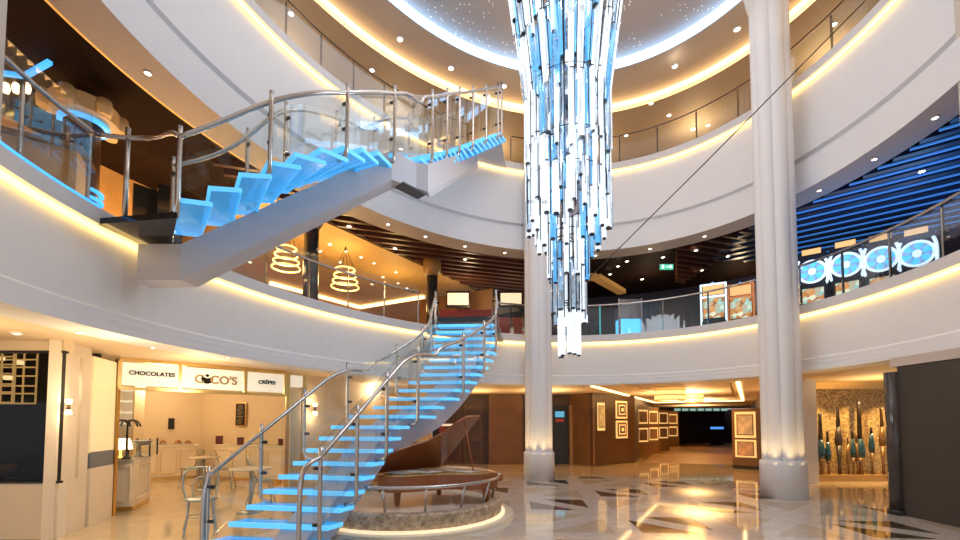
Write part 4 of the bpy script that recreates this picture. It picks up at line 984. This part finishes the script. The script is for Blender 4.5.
# menu board
xx, YY, _ = ray(242.5, 413); s_ = xx / YY; w0, w1 = V2(-8.3, 12.8), V2(-4.6, 11.4); dd_ = (w1 - w0).normalized(); k_ = (s_ * w0.y - w0.x) / (dd_.x - s_ * dd_.y); q = w0 + dd_ * k_; nrm_ = V2(dd_.y, -dd_.x)
q = q - nrm_ * -.05; aw = math.atan2(dd_.y, dd_.x)
t = thing('menu_board', 'black menu board in a gold frame on the patisserie wall', 'menu board', (*q, 1.75))
MB().box((*q, 1.76), (.40, .03, .68), aw).build('frame', GOLD, t); MB().box((*(q + nrm_ * .015), 1.76), (.33, .03, .61), aw).build('board', BLACK, t)
m = MB()
for i in range(9): m.box((*(q + nrm_ * .034 + dd_ * random.uniform(-.03, .03)), 2.0 - i * .06), (random.uniform(.12, .24), .004, .014), aw)
m.build('menu_lines', mat('chalk', (.55, .42, .25), .6), t)
for px, py, D, lab, sz in ((219, 447, 11.85, 'dark red box on the counter left of the menu board', .17), (240, 451, 11.45, 'dark red box on the counter below the menu board', .15), (281, 440, 11.12, 'small dark red box beside the lower handrail', .13)):
    q = UY(px, py, D); t = thing('gift_box', lab, 'box', (q.x, q.y, .94)); zb_ = .94
    MB().box((q.x, q.y, zb_ + sz * .6), (sz, sz, sz * 1.2), .6).build('body', mat('maroon', (.13, .025, .012), .4), t); MB().box((q.x, q.y, zb_ + sz * 1.25), (sz * 1.06, sz * 1.06, sz * .12), .6).build('lid', mat('maroon_dark', (.09, .02, .01), .4), t)
for px, lab in ((163, 'low white tray on the back counter, left one'), (178, 'low white tray on the back counter, middle one'), (188, 'low white tray on the back counter, right one')):
    q = UY(px, 445, 12.0); t = thing('tray', lab, 'tray', (q.x, q.y, .92)); MB().lathe([(.10, .92), (.14, .95), (.13, .95), (.0, .93)], (q.x, q.y, 0), 14).build('dish', mat('white_china', (.75, .7, .62), .2), t)
    MB().lathe([(.09, .94), (.06, 1.02), (.0, 1.05)], (q.x, q.y, 0), 12).build('pastry', mat('pastry', (.35, .16, .05), .6), t)
q = UY(153, 426, 11.2); wq = Vector((-10.3, 10.8)).lerp(V2(-8.3, 12.8), .74)
t = thing('wall_telephone', 'black wall telephone on the patisserie back wall', 'telephone', (wq.x + .05, wq.y - .05, 1.45))
MB().box((wq.x + .04, wq.y - .04, 1.50), (.14, .05, .30), PI / 4).build('base', BLACK, t); MB().box((wq.x + .07, wq.y - .09, 1.50), (.05, .05, .26), PI / 4).build('handset', BLACK, t)
# bistro furniture
def bistro_chair():
    t = thing('bistro_chair', 'x', 'chair', (0, 0, 0), 'pale blue bistro chairs')
    MB().lathe([(.19, .44), (.205, .455), (.19, .47), (.0, .465)], (0, 0, 0), 20).build('seat', CHAIRM, t)
    for sx in (-1, 1):
        MB().tube(chaikin([Vector((sx * .15, -.13, .44)), Vector((sx * .15, -.15, .25)), Vector((sx * .19, -.2, .0))], 2), .013, 6).build('leg', CHAIRM, t)
        MB().tube(chaikin([Vector((sx * .13, .15, .44)), Vector((sx * .15, .18, .2)), Vector((sx * .19, .24, .0))], 2), .013, 6).build('leg', CHAIRM, t)
    b = [Vector((-.17, .10, .45)), Vector((-.22, .20, .66)), Vector((-.20, .23, .84)), Vector((0, .26, .88)), Vector((.20, .23, .84)), Vector((.22, .20, .66)), Vector((.17, .10, .45))]
    MB().tube(chaikin(b, 3), .014, 6).build('back_hoop', CHAIRM, t)
    b = [Vector((-.09, .16, .46)), Vector((-.11, .22, .66)), Vector((0, .25, .76)), Vector((.11, .22, .66)), Vector((.09, .16, .46))]
    MB().tube(chaikin(b, 3), .010, 6).build('back_splat', CHAIRM, t)
    MB().tube([(.16 * math.cos(a), .16 * math.sin(a), .22) for a in span(0, 2 * PI, 16)[:-1]], .008, 5, closed=True).build('stretcher', CHAIRM, t)
    return t
bch = bistro_chair()
spots = [(200, 532, .6, 'pale blue bistro chair nearest the foot of the lower staircase, by its left newel'), (190, 487, -1.2, 'pale blue bistro chair farthest left, left of the first round table'), (224, 489, 1.9, 'pale blue bistro chair right of the first round table'), (262, 505, 2.2, 'pale blue bistro chair seen through the lower glass treads')]
for i, (px, py, rz, lab) in enumerate(spots):
    p = UZ(px, py, 0)
    if i == 0: bch.location = p; bch.rotation_euler = (0, 0, rz); bch['label'] = lab
    else: dup(bch, p, rz, lab)
def bistro_table(px, py, lab):
    p = UZ(px, py, 0); t = thing('bistro_table', lab, 'table', tuple(p))
    MB().lathe([(.33, .72), (.34, .735), (.33, .75)], p, 28).build('tabletop', mat('table_marble', (.7, .6, .46), .2), t)
    MB().lathe([(.025, .03), (.025, .72)], p, 10).build('column', CHAIRM, t); MB().lathe([(.20, .0), (.20, .015), (.03, .04)], p, 20).build('foot', CHAIRM, t)
bistro_table(203, 490, 'round bistro table between two pale blue chairs left of the staircase'); bistro_table(250, 512, 'round bistro table seen through the lower glass treads')
# lounge furniture behind the stage
for px, py, D, w, lab in ((412, 452, 12.2, .9, 'tan armchair behind the piano stage, nearest the piano lid'), (372, 462, 10.4, .9, 'tan armchair behind the piano stage under the staircase beam')):
    p = UY(px, py, D); t = thing('armchair', lab, 'armchair', (p.x, p.y, 0)); LE = mat('tan_leather', (.32, .15, .05), .4)
    MB().box((p.x, p.y, .28), (w * .62, .6, .30)).build('seat', LE, t); MB().box((p.x, p.y + .34, .55), (w, .18, .85)).build('backrest', LE, t)
    for sx in (-1, 1):
        MB().box((p.x + sx * w * .4, p.y, .38), (.14, .66, .5)).build('arm', LE, t)
        for sy in (-.25, .3): MB().lathe([(.02, 0), (.03, .14)], (p.x + sx * w * .4, p.y + sy, 0), 8).build('leg', BLACK, t)
# ------------------------------------------------------------------ BACK OF THE GROUND DECK
for i, (px, lab) in enumerate(((452, 'left leaf'), (473, 'right leaf'))):
    p = UY(px, 430, 16.2); d = MB().box((p.x, 16.2, 1.1), (.72, .07, 2.2)).build('door_%d' % (i + 1), mat('door_wood', (.105, .05, .022), .3, var=.2), None); struct(d); d['label'] = 'dark wooden double door behind the piano, ' + lab
    m = MB()
    for z, h in ((.5, .7), (1.55, 1.0)): m.box((p.x, 16.155, z), (.5, .02, h))
    m.build('door_panel', WOOD, d)
    MB().lathe([(.03, -.03), (.04, 0), (.03, .03)], (p.x + (.28 if i == 0 else -.28), 16.12, 1.35), 10).build('handle', GOLD, d)
p = UY(445, 425, 15.9); t = thing('wall_art', 'red and white picture on the dark wall behind the piano lid', 'picture', (p.x, 15.9, 1.3))
MB().box((p.x, 16.2, 1.55), (.62, .06, .9)).build('frame', BLACK, t); MB().box((p.x, 16.16, 1.55), (.5, .02, .76)).build('image', mat('red_picture', (.35, .05, .03), .4, var=.8, scale=4), t); MB().box((p.x + .05, 16.14, 1.45), (.46, .02, .08)).build('lit_strip', LIT, t)
# dim doorway with blue screen right of the left column
p = UY(560, 425, 16.1)
t = thing('doorway_screen', 'small blue and red screen in the dark doorway right of the left column', 'screen', (p.x, 16.1, 1.5))
MB().box((p.x, 16.15, 1.85), (.34, .06, .22)).build('screen', mat('blue_screen', (.1, .3, .5), .2, emi=(.08, .4, .62), es=.8, sample=False), t); MB().box((p.x, 16.15, 1.62), (.3, .06, .12)).build('red_panel', mat('red_panel', (.3, .03, .02), .4, emi=(.4, .03, .02), es=.3, sample=False), t)
MB().box((p.x, 16.2, 1.1), (.62, .06, 2.15)).build('frame', BLACK, t)
p = UY(571, 425, 16.1); struct(MB().box((p.x, 16.15, 1.1), (.12, .12, 2.2)).build('trim_18', mat('tan_post', (.35, .2, .09), .4)))
# gallery pictures
FR = mat('self_lit_picture_frame', (.85, .70, .42), .3, emi=(1, .66, .25), es=.55, sample=False)  # frames emit a little, standing in for the gold light on them
PB = mat('picture_ground', (.22, .12, .06), .4)
def picture(c, ang, w, h, lab, style):
    t = thing('framed_picture', lab, 'picture', tuple(c)); R = Matrix.Rotation(ang, 3, 'Z')
    def bx(dy, w_, h_, dx=0, dz=0): return Vector(c) + R @ Vector((dx, dy, dz)), (w_, .02, h_)
    def put(name, m_, dy, w_, h_, par=t, dx=0, dz=0): cc, s = bx(dy, w_, h_, dx, dz); return MB().box(cc, s, ang).build(name, m_, par)
    put('frame', FR, 0, w, h); im = put('image', PB, -.012, w * .80, h * .80)
    if style == 'squares': put('band', FR, -.022, w * .56, h * .56, im); put('field', mat('dark_field', (.07, .04, .02), .4), -.032, w * .42, h * .42, im); put('dot', FR, -.042, w * .2, h * .2, im)
    else: 
        put('scene', mat('picture_scene_' + style, {'a': (.70, .50, .25), 'b': (.45, .22, .10), 'c': (.55, .42, .30), 'd': (.22, .14, .1)}[style], .4, var=.8, scale=5, emi=(1, .6, .25), es=.14, sample=False), -.022, w * .7, h * .72, im)  # picture light put into the scene as a faint emission
    return t
def on(p0_, p1x, px, off=.03):
    p0_, p1x = Vector(p0_), Vector(p1x); d = (p1x - p0_).normalized(); x, Y, _ = ray(px, 425); s = x / Y
    k = (s * p0_.y - p0_.x) / (d.x - s * d.y); return p0_ + d * k + V2(d.y, -d.x) * off, math.atan2(d.y, d.x)
ga, gb = (3.98, 15.2), (6.05, 16.8)
q, a = on(ga, gb, 600.5); picture((*q, 1.75), a, .42, 1.0, 'tall narrow glowing picture left of the two square pictures', 'a')
q, a = on(ga, gb, 621); picture((*q, 2.02), a, .72, .66, 'upper square picture with nested squares at the gallery entrance', 'squares'); picture((*q, 1.28), a, .72, .66, 'lower square picture with nested squares at the gallery entrance', 'squares')
# jutting display walls along the gallery
for i, (px0, px1, D, lab) in enumerate(((634, 648, 18.8, 'nearest'), (645, 658, 20.8, 'second'), (655.5, 668, 23.6, 'third'), (665, 678, 27.5, 'farthest'))):
    a_, b_ = UY(px0, 430, D), UY(px1, 430, D + .6)
    t = thing('display_wall', 'dark wooden display wall with two lit pictures on the left of the gallery, %s of four' % lab, 'display wall', (a_.x, a_.y, 0), 'gallery display walls')
    MB().bar((a_.x, a_.y, 1.15), (b_.x, b_.y, 1.15), .14, 2.3).build('panel', WOODM, t)
    ww = (b_ - a_).xy.length; an_ = math.atan2(b_.y - a_.y, b_.x - a_.x); c = (a_.xy + b_.xy) / 2 + V2(math.sin(an_), -math.cos(an_)) * .09
    for z, st in ((1.80, 'abcd'[i]), (1.0, 'dcba'[i])):
        f_ = MB().box((*c, z), (ww * .72, .03, .62), an_).build('picture_frame', FR, t); MB().box((*(c + V2(math.sin(an_), -math.cos(an_)) * .02), z), (ww * .56, .02, .48), an_).build('image', PB, f_)
# free standing panel on the right
a_, b_ = UY(733, 430, 14.6), UY(764, 430, 13.9); an_ = math.atan2(b_.y - a_.y, b_.x - a_.x)
t = thing('display_wall', 'freestanding dark display wall with two pictures left of the wide white column', 'display wall', (a_.x, a_.y, 0))
MB().bar((a_.x, a_.y, 1.0), (b_.x, b_.y, 1.0), .2, 2.0).build('panel', WOODM, t); MB().bar((a_.x, a_.y, .06), (b_.x, b_.y, .06), .26, .12).build('plinth', BLACK, t)
ct = (a_.xy + b_.xy) / 2; nv = V2(math.sin(an_), -math.cos(an_))
c = UY(746.5, 430, 14.25).xy + nv * .12
picture((*c, 1.46), an_, .62, .86, 'upper picture with gold frame on the freestanding display wall', 'c'); picture((*c, .68), an_, .62, .58, 'lower picture with gold frame on the freestanding display wall', 'b')
# glowing ceiling tray and drum chandelier of the gallery
cs_ = [UZ(592, 386, 2.585), UZ(655, 402.5, 2.585), UZ(743, 400.5, 2.585), UZ(738, 382, 2.585)]
m = MB()
for a_, b_ in zip(cs_, cs_[1:]): m.bar(a_, b_, .10, .05)
o = struct(m.build('trim_19', WARMC)); o['label'] = 'warm lit edge of the gallery ceiling tray'
m = MB(); inn_ = [UZ(622, 384, 2.585), UZ(662, 396.5, 2.585), UZ(734, 396, 2.585), UZ(731, 384, 2.585)]
for a_, b_ in zip(inn_, inn_[1:]): m.bar(a_, b_, .06, .04)
o = struct(m.build('trim_20', GOLD)); o['label'] = 'gold inner edge of the gallery ceiling tray'
for px, py, D, w, lab in ((670, 396, 13.6, .46, 'large gold drum chandelier at the gallery entrance'), (694, 399, 16.0, .32, 'smaller gold drum chandelier behind the large one')):
    p = UY(px, py, D); t = thing('drum_chandelier', lab, 'chandelier', tuple(p))
    MB().lathe([(w, -.13), (w, .17)], p, 28).build('glass_drum', mat('drum_glow', (1, .7, .3), .3, emi=(1, .62, .20), es=1.3), t)
    for z in (-.14, .02, .18): MB().tube([(p.x + w * 1.02 * math.cos(a), p.y + w * 1.02 * math.sin(a), p.z + z) for a in span(0, 2 * PI, 28)[:-1]], .016, 6, closed=True).build('hoop', GOLD, t)
    MB().tube([p + Vector((0, 0, .17)), (p.x, p.y, 2.6)], .02, 6).build('stem', GOLD, t)
# far shelf with teal light
p = UY(700, 411.5, 31.5); t = thing('lit_shelf', 'long teal lit shelf at the dark far end of the gallery', 'shelf', tuple(p))
MB().box(tuple(p), (4.0, .3, .08)).build('board', BLACK, t)
for k in range(7): MB().box((p.x - 1.7 + k * .57, p.y - .1, p.z + .2), (.40, .12, .32)).build('lit_box', mat('teal_lit', (.3, .5, .45), .4, emi=(.30, .50, .42), es=.8, sample=False), t)
MB().box((p.x, p.y + .3, 1.4), (4.0, .05, 2.6)).build('back_panel', mat('dark_back', (.02, .012, .012), .5), t)
p = UY(717, 428, 30); t = thing('blue_sign', 'small blue lit sign low at the far end of the gallery', 'sign', tuple(p)); MB().box(tuple(p), (.9, .05, .16)).build('panel', mat('blue_sign_lit', (.1, .3, .8), .4, emi=(.08, .32, .9), es=1.0, sample=False), t); MB().box((p.x, p.y + .05, p.z / 2), (.9, .05, p.z)).build('stand', BLACK, t)
# ------------------------------------------------------------------ ALCOVE SCULPTURES
TEAL = mat('teal_glass', (.02, .065, .10), .12, var=.5, scale=8); POLE = mat('bronze_pole', (.22, .12, .05), .35, .3, var=.3); POLED = mat('dark_pole', (.05, .035, .03), .35)
sl = [(816, 432, 455, .05, 0, 'brown pole sculpture at the left edge of the mosaic alcove'), (822, 413, 453, .10, 1, 'dark pole with wide teal glass body, second from the left in the alcove'),
      (829, 431, 455, .07, 1, 'short dark pole with teal band, third from the left in the alcove'), (840, 407, 440, .09, 2, 'tall black flared pole in the left half of the alcove'),
      (849, 436, 458, .05, 0, 'short slim brown pole right of the tall black one'), (854, 430, 452, .06, 1, 'slim pole with small teal body in the middle of the alcove'),
      (858, 434, 456, .05, 0, 'slim brown pole just left of the tallest pole'), (861.5, 402, 452, .11, 1, 'tallest brown pole with wide teal body in the alcove'),
      (873, 427, 447, .07, 1, 'teal topped pole right of the tallest one'), (884, 408, 440, .08, 0, 'tall brown pole at the right end of the alcove, beside the dark partition')]
for px, pt, pm, r, kd, lab in sl:
    D = 11.42; p = UY(px, 478, D); zt_, zm = UY(px, pt, D).z, UY(px, pm, D).z; zb_ = .16
    t = thing('pole_sculpture', lab, 'sculpture', (p.x, p.y, zb_))
    MB().lathe([(r * .5, zb_), (r * .35, zb_ + .25), (r * .8, zm - .15)], (p.x, p.y, 0), 12).build('lower_stem', POLE if kd != 2 else POLED, t)
    MB().lathe([(r * .8, zm - .15), (r, zm), (r * .85, zm + .12), (r * .5, zm + .35)], (p.x, p.y, 0), 12).build('body', {0: POLE, 1: TEAL, 2: POLED}[kd], t)
    MB().lathe([(r * .5, zm + .35), (r * .38, zt_ - .06), (r * .5, zt_)] if zt_ > zm + .45 else [(r * .5, zm + .35), (r * .45, max(zt_, zm + .4))], (p.x, p.y, 0), 12).build('upper_stem', POLE if kd == 0 else POLED, t)
for x in (9.1, 10.0, 10.9): lamp('alcove_spot', 'SPOT', (x, 11.05, 2.36), 140, (1, .68, .28), .04, rot=(math.radians(14), 0, 0), spot_size=math.radians(95), spot_blend=.8)
# rounded dark jamb of the partition
t = thing('partition_jamb', 'rounded glossy dark jamb at the end of the brown partition wall', 'post', (6.93, 7.2, 0))
MB().lathe([(.11, .06), (.11, 2.36)], (6.93, 7.2, 0), 20).build('shaft', mat('jamb_gloss', (.07, .055, .05), .12), t); MB().lathe([(.14, 0), (.14, .08)], (6.93, 7.2, 0), 20).build('base', BLACK, t)
# ------------------------------------------------------------------ LIGHT
sc.render.film_transparent = False
w = bpy.data.worlds.new('world'); sc.world = w; w.use_nodes = True
w.node_tree.nodes['Background'].inputs[0].default_value = (.90, .93, 1, 1); w.node_tree.nodes['Background'].inputs[1].default_value = .75
# added area fill under the top ceiling, point lamps for the chandelier glow
lamp('ceiling_fill', 'AREA', (CX, CY, 10.85), 150, (.90, .93, 1), 7.5)
lamp('chandelier_glow', 'POINT', (ax, ay, 9.4), 190, (1, .93, .86), .8)
lamp('chandelier_glow', 'POINT', (ax, ay - 1.0, 5.2), 105, (.78, .88, 1), .6)
lamp('chandelier_glow', 'POINT', (ax, ay + 1.0, 5.2), 105, (.78, .88, 1), .6)
# ground deck lights, some of them added fill
for q, e in (((-7.5, 9.9, 2.4), 48), ((-6.2, 8.6, 2.45), 24), ((-8.2, 11.3, 2.4), 22), ((-3.0, 12.0, 2.4), 50), ((-4.7, 7.2, 2.1), 26), ((-4.5, 5.3, 2.1), 26), ((-5.6, 4.3, 2.1), 30)):
    lamp('shop_and_fill_lamp', 'POINT', q, e, (1, .74, .42), .25)  # shop lamps, plus unseen fill added to brighten the near left wall and floor
for q, e in (((7, 15.0, 2.3), 90), ((10, 20, 2.2), 110), ((13, 26, 2.2), 60), ((2.2, 14.2, 2.4), 20), ((-.3, 14.4, 2.4), 16), ((9.6, 10.2, 2.4), 12)):
    lamp('gallery_bounce_fill', 'AREA', (q[0], q[1], 2.0), e * 1.5, (1, .68, .32), 1.2, rot=(PI, 0, 0))  # unseen upward panels added to bounce gold light off the ceiling
# middle deck lamps
for px, py, D, e in ((286, 268, 10.6, 70), (345, 287, 12.0, 70), (395, 290, 14.0, 50), (250, 260, 9.4, 50)):
    p = UY(px, py, D); lamp('lounge_lamp', 'POINT', (p.x, p.y, 5.5), e, (1, .66, .26), .25)
for q in ((-6.4, 7.4, 5.0), (-6.9, 4.9, 5.0), (-6.3, 8.8, 5.0), (-5.4, 7.6, 4.8)): lamp('bar_wall_fill', 'POINT', q, 48, (1, .62, .24), .15)  # unseen lamps added low to brighten the amber wall, not the ceiling
for px in (470, 560, 650, 740): p = UY(px, 275, 14.2); lamp('casino_lamp', 'POINT', (p.x, p.y, 5.9), 26, (1, .72, .42), .15)
# top deck lamps
for t in span(TL + .2, TR - .2, 11): e = E(t, 2.6); lamp('upper_deck_lamp', 'POINT', (e.x, e.y, 10.4), 34, (1, .74, .40), .2)
sc.view_settings.view_transform = 'Standard'; sc.view_settings.look = 'None'; sc.view_settings.gamma = 1; sc.view_settings.exposure = .12
sc.cycles.use_denoising = True; sc.cycles.max_bounces = 8; sc.cycles.transparent_max_bounces = 24; sc.cycles.sample_clamp_indirect = 6; sc.cycles.caustics_reflective = False; sc.cycles.caustics_refractive = False
for o in bpy.data.objects:
    if '_org' in o: del o['_org']
